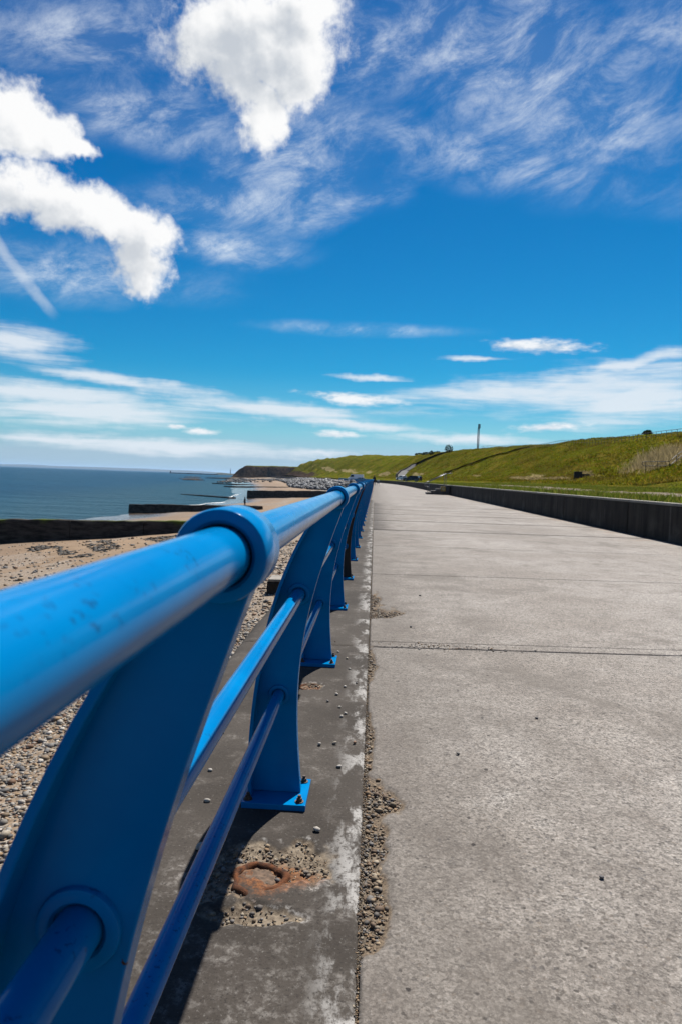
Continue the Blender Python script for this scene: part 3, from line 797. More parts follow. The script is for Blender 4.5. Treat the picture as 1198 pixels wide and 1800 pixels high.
def small_bolt():
    bm = bmesh.new()
    b_tube(bm, (0, 0, 0), (0, 0, 0.003), 0.016, n=16)
    b_tube(bm, (0, 0, 0.0032), (0, 0, 0.014), 0.0105, n=6)
    b_tube(bm, (0, 0, 0.0142), (0, 0, 0.024), 0.006, n=10)
    return bm

proto_post = bmobj('post', post_bm(), M['paint'], rail); bevel_mod(proto_post, 0.0025)
proto_parts = []
pl = box('base_plate', -0.124, 0.102, -0.115, 0.10, 0.0, 0.0215, M['paint'], proto_post, 0.003); proto_parts.append(pl)
for nm, sp, rr, lh, hole in (('collar', TOP, 0.0415, 0.040, 0.0022), ('collar', MID, 0.040, 0.026, 0.0018), ('collar', LOW, 0.038, 0.026, 0.0018)):
    c = bmobj(nm, collar_bm(sp, rr, lh, hole), M['paint'], proto_post, True); bevel_mod(c, 0.0008); c.modifiers.clear(); proto_parts.append(c)
    c.data.polygons.foreach_set('use_smooth', np.ones(len(c.data.polygons), bool))
    m_ = c.modifiers.new('edges', 'EDGE_SPLIT'); m_.split_angle = R(24)
bolt_parts = []
bm0 = small_bolt()
b0 = bmobj('bolt', bm0, M['bolt'], proto_post); b0.location = (0.078, -0.088, 0.0217); bolt_parts.append(b0)
for (bx_, by_) in ((0.078, 0.072), (-0.104, -0.088), (-0.104, 0.072)):
    q = b0.copy(); link(q, proto_post); q.location = (bx_, by_, 0.0217); bolt_parts.append(q)
far_post = bmobj('post', post_bm(10, True), M['paint'], rail)

def rail_mesh(name, sp, n=40):
    bm = bmesh.new(); x, z, r = sp
    b_tube(bm, (x + 0.30, 0, z), (x + 0.30, SP, z), r, n=n, cap=False)
    return bmobj(name, bm, M['paint'], rail, True)
rails = [rail_mesh('top_rail', TOP, 64), rail_mesh('middle_rail', MID), rail_mesh('lower_rail', LOW)]

first = True; ffirst = True
for i in range(-2, 166):
    yy = POST0 + SP * i
    xx = float(Xa(yy)); hd = math.atan2(float(Xa(yy + SP)) - xx, SP)
    loc = (xx, yy - 0.615, 0); rot = (0, 0, -hd)
    if i < 34:
        if first: p = proto_post
        else:
            p = proto_post.copy(); link(p, rail)
            for s_ in proto_parts + (bolt_parts if i < 10 else []):
                c = s_.copy(); link(c, p)
        if i == 4:
            p.data = proto_post.data.copy(); p.data.materials[0] = M['rustpost']; p['label'] = 'rust brown post stripped of its blue paint'
    else:
        p = far_post if ffirst else far_post.copy()
        if not ffirst: link(p, rail)
        ffirst = False
    p.location = loc; p.rotation_euler = rot
    for r_ in rails:
        o = r_ if first else r_.copy()
        if not first: link(o, rail)
        o.location = loc; o.rotation_euler = rot
    first = False

# ------------------------------------------------------------------ stones
_ico = bmesh.new(); bmesh.ops.create_icosphere(_ico, subdivisions=1, radius=1.0)
ICO_V = np.array([v.co[:] for v in _ico.verts]); ICO_F = np.array([[v.index for v in f.verts] for f in _ico.faces]); _ico.free()
_ico = bmesh.new(); bmesh.ops.create_icosphere(_ico, subdivisions=2, radius=1.0)
ICO2_V = np.array([v.co[:] for v in _ico.verts]); ICO2_F = np.array([[v.index for v in f.verts] for f in _ico.faces]); _ico.free()
PAL = np.array([(0.42, 0.36, 0.28), (0.33, 0.24, 0.15), (0.20, 0.19, 0.18), (0.50, 0.46, 0.40), (0.12, 0.115, 0.115), (0.40, 0.27, 0.15), (0.27, 0.25, 0.22), (0.56, 0.52, 0.46), (0.30, 0.17, 0.10)])
def stones(name, P, size, rng, mat, flat=0.6, fine=False, jit=0.22, pal=PAL, parent=None, smooth=True, colors=None):
    bv, bf = (ICO2_V, ICO2_F) if fine else (ICO_V, ICO_F)
    n = len(P); k = len(bv)
    sc = np.stack([rng.uniform(0.8, 1.25, n), rng.uniform(0.65, 1.05, n), rng.uniform(flat * 0.7, flat * 1.2, n)], -1) * np.asarray(size)[:, None]
    v = bv[None] * (1 + rng.uniform(-jit, jit, (n, k, 1))) * sc[:, None, :]
    a = rng.uniform(0, 6.283, n); tl = rng.normal(0, 0.25, n)
    ca, sa = np.cos(a)[:, None], np.sin(a)[:, None]; ct, st_ = np.cos(tl)[:, None], np.sin(tl)[:, None]
    x, y_, z = v[..., 0], v[..., 1], v[..., 2]
    x, z = x * ct - z * st_, x * st_ + z * ct
    v = np.stack([x * ca - y_ * sa, x * sa + y_ * ca, z], -1) + np.asarray(P)[:, None, :]
    F = (bf[None] + (np.arange(n) * k)[:, None, None]).reshape(-1, 3)
    if colors is None: colors = pal[rng.integers(0, len(pal), n)] * rng.uniform(0.7, 1.2, (n, 1))
    C = np.repeat(colors, k, 0)
    return raw(name, v.reshape(-1, 3), F, mat, parent, smooth, None, C)

rg = np.random.default_rng(5)
# grit and small gravel in the joint and the worn edge of the promenade
y_ = rg.uniform(1.2, 17, 5200) ** 1.0
y_ = 1.2 + (y_ - 1.2) * rg.uniform(0.1, 1, 5200)
x_ = rg.normal(0.0045, 0.004, 5200)
P = np.stack([x_, y_ + 0, np.full(5200, -0.016) + rg.uniform(0, 0.012, 5200)], -1)
s_ = np.clip(rg.lognormal(-6.15, 0.4, 5200), 0.0010, 0.005)
cand = np.stack([rg.uniform(0.0, 0.42, 90000), rg.uniform(1.3, 7.4, 90000)], -1)
e = erode_p(cand[:, 0], cand[:, 1] - SK * cand[:, 0])
keep = cand[(e > 0.35) & (rg.uniform(0, 1, 90000) < 0.75 * sstep(0.35, 1.0, e) * (0.25 + 0.9 * fbm(cand[:, 0] * 22, cand[:, 1] * 22, 2, 109)))]
s2 = np.clip(rg.lognormal(-5.85, 0.62, len(keep)), 0.0012, 0.014)
P2 = np.stack([keep[:, 0], keep[:, 1], -0.0165 + s2 * 0.45], -1)
tag(stones('joint_gravel', np.concatenate([P, P2]), np.concatenate([s_, s2]), rg, M['stones'], 0.65, pal=BPAL), 'mixed pebble gravel filling the joint and worn edge beside the coping', 'gravel', kind='stuff')
# crumbled aggregate round the old post stump
cand = np.stack([rg.uniform(-0.55, -0.02, 30000), rg.uniform(1.6, 3.95, 30000)], -1)
e = erode_a(cand[:, 0], cand[:, 1])
keep = cand[(e > 0.5) & (rg.uniform(0, 1, 30000) < 0.30)]
s2 = np.clip(rg.lognormal(-5.75, 0.5, len(keep)), 0.0015, 0.011)
tag(stones('crumbled_aggregate', np.stack([keep[:, 0], keep[:, 1], -0.013 + s2 * 0.3], -1), s2, rg, M['stones'], 0.7, pal=BPAL), 'crumbled stones in the broken concrete round the rusty post stump', 'gravel', kind='stuff')
# scatter beside the transverse joint
n = 240
P = np.stack([rg.normal(0.52, 0.26, n), rg.normal(4.80, 0.05, n) + 0.0, np.full(n, 0.004)], -1)
tag(stones('scattered_grit', P, np.clip(rg.lognormal(-5.5, 0.4, n), 0.002, 0.009), rg, M['stones'], 0.6), 'scattered grit along the first cross joint of the promenade', 'gravel', kind='stuff')

# single loose pebbles on the coping, read off one by one
LOOSE = [(-0.147, 2.196, .013, 3), (-0.10, 2.70, .011, 7), (-0.196, 2.92, .011, 3), (-0.132, 2.94, .010, 0), (-0.045, 2.96, .010, 8), (-0.118, 3.28, .010, 3), (-0.10, 3.33, .009, 7), (-0.135, 3.42, .008, 6),
         (-0.16, 3.62, .011, 3), (-0.122, 3.76, .010, 7), (-0.06, 3.84, .009, 4), (-0.20, 3.50, .009, 2), (-0.11, 4.12, .010, 3), (-0.135, 4.36, .010, 0), (-0.20, 4.52, .010, 3), (-0.55, 2.35, .011, 3), (-0.60, 2.60, .010, 7), (-0.50, 2.05, .014, 3), (-0.64, 3.0, .010, 6),
         (0.72, 2.02, .009, 4), (1.06, 1.72, .010, 2), (0.40, 2.9, .008, 4), (1.7, 2.5, .009, 4), (0.85, 3.4, .009, 4), (0.33, 5.4, .012, 4), (0.5, 6.9, .013, 4)]
for (x, y, r, c) in LOOSE:
    o = stones('pebble', np.array([(0, 0, 0.0)]), np.array([r]), rg, M['stones'], 0.62, True, 0.07, colors=PAL[c:c + 1] * 1.05)
    o.location = (x, y, r * 0.55)
    on = x < 0
    tag(o, 'small loose pebble lying on the dark coping beside the railing posts' if on else 'small loose stone lying alone on the open promenade concrete', 'pebble', 'loose pebbles on the coping' if on else 'loose stones on the promenade')

# shingle of the beach below the wall
def shingle(n, t0, t1, y0, y1, smin, smax, mean, mask=None, lift=0.25):
    t = -rg.uniform(t0, t1, n); Y = y0 + (y1 - y0) * rg.uniform(0, 1, n) ** 1.5
    if mask is not None:
        k = mask(t, Y) > rg.uniform(0, 1, n); t = t[k]; Y = Y[k]
    s = np.clip(rg.lognormal(math.log(mean), 0.42, len(t)), smin, smax)
    return np.stack([t + Xa(Y), Y, beach_z(t, Y) + s * lift], -1), s
a1, b1 = shingle(44000, 2.6, 9.5, 4.0, 17, 0.010, 0.085, 0.021, pebbly)
a2, b2 = shingle(13000, 2.2, 13, 12, 42, 0.02, 0.12, 0.036, pebbly)
a3, b3 = shingle(3200, 9, 30, 18, 52, 0.03, 0.16, 0.06, lambda t, Y: 0.25 + pebbly(t, Y))
tag(stones('shingle', np.concatenate([a1, a2, a3]), np.concatenate([b1, b2, b3]), rg, M['stones'], 0.6), 'grey and tan shingle covering the beach below the sea wall', 'shingle', kind='stuff')
# dark weed left along the tide line
n = 5200
t = -rg.uniform(11, 24, n); Y = rg.uniform(34, 50, n)
k = (fbm((t + Y * 0.5) / 2.2, Y / 5.5, 4, 131) > 0.58); t = t[k]; Y = Y[k]
s = rg.uniform(0.05, 0.22, len(t))
tag(stones('seaweed', np.stack([t, Y, beach_z(t, Y)], -1), s, rg, M['stones'], 0.16, pal=np.array([(0.03, 0.022, 0.012), (0.05, 0.035, 0.018), (0.02, 0.018, 0.012)])), 'dark seaweed strewn in streaks across the sand', 'seaweed', kind='stuff')

# old post stumps in the coping
st = empty('post_stump', (ST1[0], ST1[1], -0.012), 'rusted ring of a cut off post in the crumbled coping', 'post stump')
bm = bmesh.new(); rows = b_lathe(bm, [(-0.02, 0.086), (0.004, 0.083), (0.011, 0.077), (0.010, 0.066), (0.000, 0.060), (-0.02, 0.059)], 'Z', 56)
for v in bm.verts:
    a = math.atan2(v.co.y, v.co.x); k = 1 + 0.07 * math.sin(3 * a + 1) + 0.05 * math.sin(7 * a)
    v.co.x *= k; v.co.y *= k; v.co.z += 0.003 * math.sin(5 * a) + random.uniform(-0.0015, 0.0015)
bmobj('iron_ring', bm, M['rust'], st, True)
g = np.linspace(-0.058, 0.058, 30); GX, GY = np.meshgrid(g, g); rr = np.hypot(GX, GY)
GZ = 0.006 - 0.02 * sstep(0.046, 0.060, rr) + (fbm(GX * 70, GY * 70, 3, 141) - 0.5) * 0.012
grid('concrete_core', GX, GY, GZ, plain('weak_core_concrete', (0.21, 0.135, 0.085), 0.95, 0.6, 60), st)
st = empty('post_stump', (ST2[0], ST2[1], -0.014), 'small filled post hole with brown gravel between two railing posts', 'post stump')
bm = bmesh.new(); b_lathe(bm, [(-0.02, 0.062), (0.006, 0.060), (0.008, 0.054), (-0.006, 0.050), (-0.02, 0.050)], 'Z', 30); bmobj('iron_ring', bm, M['rust'], st, True)
GZ2 = -0.002 + (fbm(GX * 60, GY * 60, 3, 143) - 0.5) * 0.01 - 0.02 * sstep(0.045, 0.056, rr)
grid('gravel_fill', GX, GY, GZ2, plain('rusty_fill', (0.24, 0.12, 0.06), 0.95, 0.5, 90), st)

# ------------------------------------------------------------------ groynes
def groyne(A, Bp, ztop, zbot, thick, label, algae=0.5, seed=1, gaps=()):
    """A (landward) to Bp (seaward): a weathered concrete wall across the beach, cast in lengths"""
    A = np.array(A, float); Bp = np.array(Bp, float)
    L = np.linalg.norm(Bp - A); d = (Bp - A) / L; nrm = np.array([-d[1], d[0]])
    root = empty('groyne', (A[0], A[1], zbot[0]), label, 'groyne', 'groynes across the beach')
    nsec = max(1, int(round(L / 6.0)))
    for k in range(nsec):
        s0, s1 = L * k / nsec + 0.02, L * (k + 1) / nsec - 0.02
        if any(g0 < (s0 + s1) / 2 < g1 for g0, g1 in gaps): continue
        ss = np.linspace(s0, s1, max(6, int((s1 - s0) / 0.3)))
        prof = [(-thick / 2 - 0.12, 0.0), (-thick / 2 - 0.04, 0.5), (-thick / 2, 0.93), (-thick / 2 + 0.06, 1.0), (thick / 2 - 0.06, 1.0), (thick / 2, 0.93), (thick / 2 + 0.12, 0.0)]
        off = np.array([p[0] for p in prof])[None]; hh = np.array([p[1] for p in prof])[None]
        S = ss[:, None]
        zt = np.interp(S, [0, L], ztop) + (fbm(S / 2.5, S * 0, 3, seed) - 0.5) * 0.16; zb = np.interp(S, [0, L], zbot) - 0.6
        Z = zb + (zt - zb) * hh + (fbm(S * 1.5, hh * 7 + seed, 3, seed + 3) - 0.5) * 0.07
        O = off + (fbm(S * 1.3, hh * 5 + seed, 3, seed + 5) - 0.5) * 0.10
        X = A[0] + d[0] * S + nrm[0] * O; Y = A[1] + d[1] * S + nrm[1] * O
        al = np.clip(hh * 2.6 - 1.75, 0, 1) * algae * (0.4 + 1.2 * fbm(S / 3.5, hh * 2, 3, seed + 7)) + X * 0
        o = grid('wall_section', X - A[0], Y - A[1], Z - zbot[0], M['groyne'], root, {'algae': al})
        # end caps
        for row, flip in ((0, False), (-1, True)):
            bm = bmesh.new()
            vs = [bm.verts.new((X[row, j] - A[0], Y[row, j] - A[1], Z[row, j] - zbot[0])) for j in range(len(prof))]
            bm.faces.new(vs); bmobj('end_face', bm, M['groyne'], root)
    return root
groyne((-1.0, 56.6), (-48, 52.3), (-2.5, -3.55), (-2.6, -6.2), 0.7, 'nearest dark concrete groyne with green algae top, left of the big railing collar', 0.75, 201)
groyne((-1.0, 88), (-41.2, 114), (-2.55, -4.50), (-2.6, -6.1), 0.6, 'black groyne whose blunt end stands at the waterline beyond the nearest one', 0.35, 211, gaps=((13.0, 16.4),))
groyne((-1.5, 146), (-35.5, 192), (-1.45, -3.35), (-2.6, -5.7), 0.7, 'long dark groyne in front of the heap of grey boulders', 0.15, 221)
groyne((-28, 300), (-82, 372), (-3.4, -5.5), (-4.3, -6.2), 0.7, 'low dark groyne reaching into the shallows beyond the boulder heap', 0.1, 231)
groyne((-66, 425), (-112, 470), (-5.0, -5.4), (-5.6, -6.3), 0.8, 'farthest low groyne, a broken dark line in the water', 0.1, 241)
groyne((-40, 196), (-62, 218), (-5.55, -5.75), (-6.0, -6.4), 0.6, 'thin low groyne tip awash beyond the end of the long dark groyne', 0.1, 251)

cb = empty('concrete_block', (-2.4, 22.4, -2.8), 'short dark concrete block at the foot of the sea wall, pale on top', 'concrete block')
gx = np.linspace(-0.95, 1.2, 24); o = None
bm = bmesh.new(); b_box(bm, -0.95, 1.25, -0.5, 0.5, -0.4, 0.50); bmesh.ops.subdivide_edges(bm, edges=bm.edges[:], cuts=7, use_grid_fill=True)
for v in bm.verts:
    nz = Vector((fbm(np.array(v.co.y * 3 + 1), np.array(v.co.z * 3)) - 0.5, fbm(np.array(v.co.x * 3), np.array(v.co.z * 3 + 5)) - 0.5, fbm(np.array(v.co.x * 3), np.array(v.co.y * 3 + 9)) - 0.5)); v.co += nz * 0.16
bmobj('block', bm, M['wall'], cb, True)
box('cap', -0.93, 1.2, -0.47, 0.47, 0.51, 0.60, M['coping'], cb, 0.03)

# ------------------------------------------------------------------ rock armour and foreshore rocks
RPAL = np.array([(0.075, 0.085, 0.098), (0.17, 0.18, 0.195), (0.035, 0.04, 0.045), (0.34, 0.34, 0.34), (0.10, 0.10, 0.10)])
n = 2600
Y = rg.uniform(215, 640, n); u = rg.uniform(0, 1, n)
wid = np.interp(Y, [215, 260, 330, 640], [5, 14, 21, 24])
t = -1.6 - u * wid
z = -0.6 + (beach_z(t, Y) + 0.6) * np.clip(u * 1.08, 0, 1) + rg.uniform(-0.2, 0.5, n)
s = rg.uniform(0.55, 1.25, n)
tag(stones('rock_armour', np.stack([t + Xa(Y), Y, z], -1), s, rg, M['rock'], 0.8, pal=RPAL, jit=0.3, smooth=False), 'heap of grey boulders piled against the sea wall', 'boulders', kind='stuff')
n = 900
Y = rg.uniform(540, 900, n); t = -rg.uniform(14, 78, n)
k = fbm(t / 16, Y / 30, 3, 151) > 0.45; t = t[k]; Y = Y[k]
s = rg.uniform(0.6, 1.8, len(t))
tag(stones('foreshore_rocks', np.stack([t + Xa(Y), Y, np.maximum(beach_z(t, Y), -5.9) + 0.2], -1), s, rg, M['rock'], 0.55, pal=RPAL * 0.45, jit=0.3, smooth=False), 'dark weedy rocks on the far foreshore', 'rocks', kind='stuff')
for (X, Y, w, d_, h_, lb) in ((-268, 1000, 12, 9, 1.3, 'smallest dark skerry standing off the far shore'), (-215, 980, 26, 14, 1.8, 'longest dark skerry before the headland'), (-205, 760, 14, 8, 1.0, 'low skerry nearest the far groyne'), (-172, 640, 10, 6, 1.1, 'small black skerry beyond the far groyne end')):
    bm = bmesh.new(); bmesh.ops.create_icosphere(bm, subdivisions=4, radius=1.0)
    for v in bm.verts:
        k = 0.65 + 0.7 * float(fbm(np.array(v.co.x * 2.2 + X), np.array(v.co.y * 2.2 + v.co.z), 4, 161)); v.co = Vector((v.co.x * w * k, v.co.y * d_ * k, v.co.z * h_ * k))
    o = bmobj('skerry', bm, plain('dark_wet_rock', (0.020, 0.017, 0.014), 1.0, 0.5, 0.4), None, False, (X, Y, SEA_Z)); tag(o, lb, 'rock')

# surf lines
def foam(name, pts, w, label):
    pts = np.array(pts, float); s = np.linspace(0, 1, 120); tt_ = np.linspace(0, 1, len(pts))
    X = np.interp(s, tt_, pts[:, 0]); Y = np.interp(s, tt_, pts[:, 1])
    X += (fbm(s * 14, s * 0, 3, 171) - 0.5) * 2.0
    ww = w * np.clip(fbm(s * 22, s * 0 + 2, 3, 173) * 2.2 - 0.55, 0.02, 1.2)
    Z = np.full_like(X, SEA_Z + 0.05)
    o = grid(name, np.stack([X - ww, X, X + ww * 0.6]), np.stack([Y, Y, Y]), np.stack([Z, Z + 0.10, Z]), M['foam'], smooth=True); tag(o, label, 'foam', kind='stuff')
foam('surf', [(-41.5, 128), (-39, 150), (-37, 176)], 0.35, 'white surf breaking beside the long dark groyne')
foam('surf', [(-44, 205), (-47.5, 240), (-56, 300), (-62, 340)], 0.4, 'white surf below the boulder heap')

# ------------------------------------------------------------------ grass
def blades(name, t, Y, h, col, label, nb=4, w=0.35, spread=0.5, stuffcat='grass'):
    n = len(t); z = hill_z(t, Y)
    base = np.stack([t + Xa(Y), Y, z - 0.03], -1)
    rr = rg.uniform(0, 6.283, (n, nb)); lean = rg.normal(0, spread, (n, nb, 2))
    hh = h[:, None] * rg.uniform(0.55, 1.1, (n, nb)); off = rg.normal(0, 0.35, (n, nb, 2)) * h[:, None, None]
    bx = base[:, None, 0] + off[..., 0]; by = base[:, None, 1] + off[..., 1]; bz = np.repeat(base[:, None, 2], nb, 1)
    ww = hh * w * 0.5
    a = np.stack([bx - np.cos(rr) * ww, by - np.sin(rr) * ww, bz], -1)
    b = np.stack([bx + np.cos(rr) * ww, by + np.sin(rr) * ww, bz], -1)
    c = np.stack([bx + lean[..., 0] * hh, by + lean[..., 1] * hh, bz + hh], -1)
    v = np.stack([a, b, c], 2).reshape(-1, 3)
    F = np.arange(len(v)).reshape(-1, 3)
    cc = np.repeat(np.repeat(col[:, None, :], nb, 1) * rg.uniform(0.7, 1.25, (n, nb, 1)), 3, 1).reshape(-1, 3)
    return tag(raw(name, v, F, M['blades'], None, False, None, cc), label, stuffcat, kind='stuff')
GREEN = np.array([(0.15, 0.21, 0.025), (0.20, 0.24, 0.035), (0.12, 0.16, 0.022), (0.25, 0.23, 0.05)])
OLIVE = np.array([(0.17, 0.18, 0.008), (0.24, 0.225, 0.012), (0.11, 0.125, 0.006), (0.29, 0.18, 0.03), (0.26, 0.23, 0.03), (0.08, 0.095, 0.006)])
def pick(pal, n): return pal[rg.integers(0, len(pal), n)]
# strip right behind the wall, thick and green, with the stony track left bare
n = 46000
t = 6.95 + rg.uniform(0, 1, n) ** 1.3 * 17; Y = 12 + 110 * rg.uniform(0, 1, n) ** 1.6
_, dr, gr = hill_masks(t, Y)
k = rg.uniform(0, 1, n) > gr * 1.25; t = t[k]; Y = Y[k]
h = rg.uniform(0.07, 0.20, len(t)) * (1 + 0.5 * sstep(9, 7.2, t)) * (0.6 + 0.8 * fbm(t / 2, Y / 3, 2, 181))
blades('verge_grass', t, Y, h, pick(GREEN, len(t)), 'bright green verge grass growing behind the low wall', 5, 0.22, 0.45)
n = 52000
t = rg.uniform(23, 53, n); Y = 60 + 330 * rg.uniform(0, 1, n) ** 1.7
_, dr, gr = hill_masks(t, Y)
h = rg.uniform(0.12, 0.34, n) * (0.5 + 0.9 * fbm(t / 5, Y / 7, 2, 183))
c = pick(OLIVE, n); st_ = fbm(t / 3, Y / 9, 3, 185)[:, None]
c = c * (0.45 + 1.0 * st_); br = sstep(0.50, 0.66, fbm(t / 4.5, Y / 14, 3, 187))[:, None]; c = c * (1 - 0.5 * br) + np.array([(0.22, 0.15, 0.035)]) * 0.5 * br; c = np.where((dr > 0.45)[:, None], np.array([(0.42, 0.33, 0.16)]) * rg.uniform(0.6, 1.1, (n, 1)), c)
blades('hill_grass', t, Y, h, c, 'rough tufted olive grass over the hillside', 4, 0.5, 0.6)
n = 900
k = 900; t = rg.normal(34.2, 1.9, k); Y = rg.normal(84, 3.6, k) + (t - 34) * 1.0
blades('dry_grass', t, Y, rg.uniform(0.5, 1.0, k), np.array([(0.46, 0.37, 0.19)]) * rg.uniform(0.6, 1.1, (k, 1)), 'patch of tall bleached grass beside the hillside handrail', 6, 0.10, 0.35)

# ------------------------------------------------------------------ paths and road on the hill
def ribbon(name, pts, w, mat, lift=0.12, n=80):
    pts = np.array(pts, float); s = np.linspace(0, 1, n); q = np.linspace(0, 1, len(pts))
    t = np.interp(s, q, pts[:, 0]); Y = np.interp(s, q, pts[:, 1])
    dt = np.gradient(t); dY = np.gradient(Y); L = np.hypot(dt, dY)
    nx, ny = -dY / L, dt / L
    off = np.linspace(-w / 2, w / 2, 5)[:, None]
    T_, Y_ = t[None] + nx[None] * off, Y[None] + ny[None] * off
    zc = np.maximum.reduce([hill_z(t + nx * o_, Y + ny * o_) for o_ in (-w / 2, 0, w / 2)])
    k = np.ones(9) / 9; zc = np.convolve(np.pad(zc, 4, mode='edge'), k, 'valid')
    o = grid(name, T_ + Xa(Y_), Y_, np.repeat(zc[None], 5, 0) + lift, mat)
    return o, (t, Y, zc, nx, ny)
o, (rt, rY, rz_, rnx, rny) = ribbon('road', [(14, 212), (17, 240), (22, 275), (27, 302), (31, 315), (36, 318), (44, 312), (52, 304)], 3.2, M['road'], 0.10); tag(o, kind='structure')
# low dark wall on the road's outer side, in sections
rw = empty('road_wall', (float(rt[45] + Xa(rY[45])), float(rY[45]), float(rz_[45])), 'dark low wall along the road that climbs the hill', 'wall')
bx0, by0, bz0 = rw.location
for a in range(34, 76, 3):
    b = a + 3
    pa = Vector((rt[a] + float(Xa(rY[a])) - rnx[a] * -2.3, rY[a] + rny[a] * 2.3, rz_[a])); pb = Vector((rt[b] + float(Xa(rY[b])) + rnx[b] * 2.3, rY[b] + rny[b] * 2.3, rz_[b]))
    d = pb - pa; nn = Vector((-d.y, d.x, 0)).normalized() * 0.2
    bm = bmesh.new()
    q = [bm.verts.new(p - Vector((bx0, by0, bz0))) for p in (pa - nn + Vector((0, 0, -1)), pb - nn + Vector((0, 0, -1)), pb + nn + Vector((0, 0, -1)), pa + nn + Vector((0, 0, -1)), pa - nn + Vector((0, 0, .55)), pb - nn + Vector((0, 0, .55)), pb + nn + Vector((0, 0, .55)), pa + nn + Vector((0, 0, .55)))]
    for f in ((0, 3, 2, 1), (4, 5, 6, 7), (0, 1, 5, 4), (1, 2, 6, 5), (2, 3, 7, 6), (3, 0, 4, 7)): bm.faces.new([q[i] for i in f])
    bmobj('wall_section', bm, M['wall'], rw)
o, pinfo = ribbon('path', [(30.0, 236), (31.2, 228), (37.1, 217), (42.9, 206), (46.5, 197)], 1.1, plain('earth_path', (0.11, 0.085, 0.055), 0.95, 0.4, 0.8), 0.10); tag(o, kind='structure')

# ------------------------------------------------------------------ steps over the wall
sy = 60.6
stp = empty('steps', (6.6, sy, 0), 'grey concrete steps with twin handrails climbing over the dark wall', 'steps')
for k in range(5):
    x1 = -0.10; x0 = -2.05 + k * 0.42
    bm = bmesh.new(); b_box(bm, x0, x0 + 0.42 if k < 4 else x1 + 0.02, -0.85, 0.85, -0.02, 0.17 * (k + 1) + 0.004)
    bmesh.ops.bevel(bm, geom=bm.edges[:], offset=0.015, segments=1, affect='EDGES'); bmobj('step', bm, M['step'], stp)
for sgn in (-1, 1):
    bm = bmesh.new(); yy = 0.78 * sgn
    b_tube(bm, (-1.85, yy, 0.17), (-1.85, yy, 1.12), 0.026, n=10); b_tube(bm, (-0.42, yy, 0.72), (-0.42, yy, 1.85), 0.026, n=10)
    b_tube(bm, (-1.85, yy, 1.12), (-0.42, yy, 1.83), 0.026, n=10); b_tube(bm, (-0.42, yy, 1.85), (0.1, yy, 1.90), 0.026, n=10)
    b_tube(bm, (-1.85, yy, 0.66), (-2.12, yy, 0.68), 0.022, n=8); b_tube(bm, (-2.12, yy, 0.68), (-2.16, yy, 1.0), 0.022, n=8); b_tube(bm, (-2.16, yy, 1.0), (-1.85, yy, 1.12), 0.022, n=8)
    bmobj('handrail', bm, M['galv'], stp, True)
bm = bmesh.new(); b_box(bm, -0.86, -0.44, -0.905, -0.858, 0.30, 0.72); bmesh.ops.bevel(bm, geom=bm.edges[:], offset=0.01, segments=1, affect='EDGES')
pnl = bmobj('yellow_panel', bm, M['yellow'], stp); pnl['label'] = 'ochre yellow panel on the side of the steps'
bm = bmesh.new(); b_tube(bm, (-0.65, -0.909, 0.51), (-0.65, -0.906, 0.51), 0.13, n=20); bmobj('panel_disc', bm, plain('pale_yellow', (0.72, 0.58, 0.28), 0.6), pnl)

# ------------------------------------------------------------------ hill fence, handrail, seat, mast
fz = empty('hill_fence', (42.7, 98, 8.0), 'long post and rail fence along the top of the grass slope', 'fence')
def line_t(Y): return np.interp(Y, [80, 98, 118, 152, 207, 290], [42.9, 42.7, 42.3, 42.6, 45.5, 47.5])
Yp = [84.0]
while Yp[-1] < 250: Yp.append(Yp[-1] + 1.75)
Yp = np.array(Yp); tp = line_t(Yp); zp = hill_z(tp, Yp)
zp = np.convolve(np.pad(zp, 3, mode='edge'), np.ones(7) / 7, 'valid')
FO = Vector((42.7, 98, 8.0))
bm = bmesh.new(); b_tube(bm, (0, 0, -0.4), (0, 0, 1.05), 0.036, n=8)
fp = bmobj('post', bm, M['fencemetal'], fz)
for i in range(len(Yp)):
    o = fp if i == 0 else fp.copy()
    if i: link(o, fz)
    o.location = Vector((tp[i] + float(Xa(Yp[i])), Yp[i], zp[i])) - FO
for nm, hz in (('top_rail', 1.10), ('lower_rail', 0.55)):
    bm = bmesh.new()
    for i in range(len(Yp) - 1):
        b_tube(bm, Vector((tp[i] + float(Xa(Yp[i])), Yp[i], zp[i] + hz)) - FO, Vector((tp[i + 1] + float(Xa(Yp[i + 1])), Yp[i + 1], zp[i + 1] + hz)) - FO, 0.035 if hz > 1 else 0.018, n=6)
    bmobj(nm, bm, M['fencemetal'], fz, True)

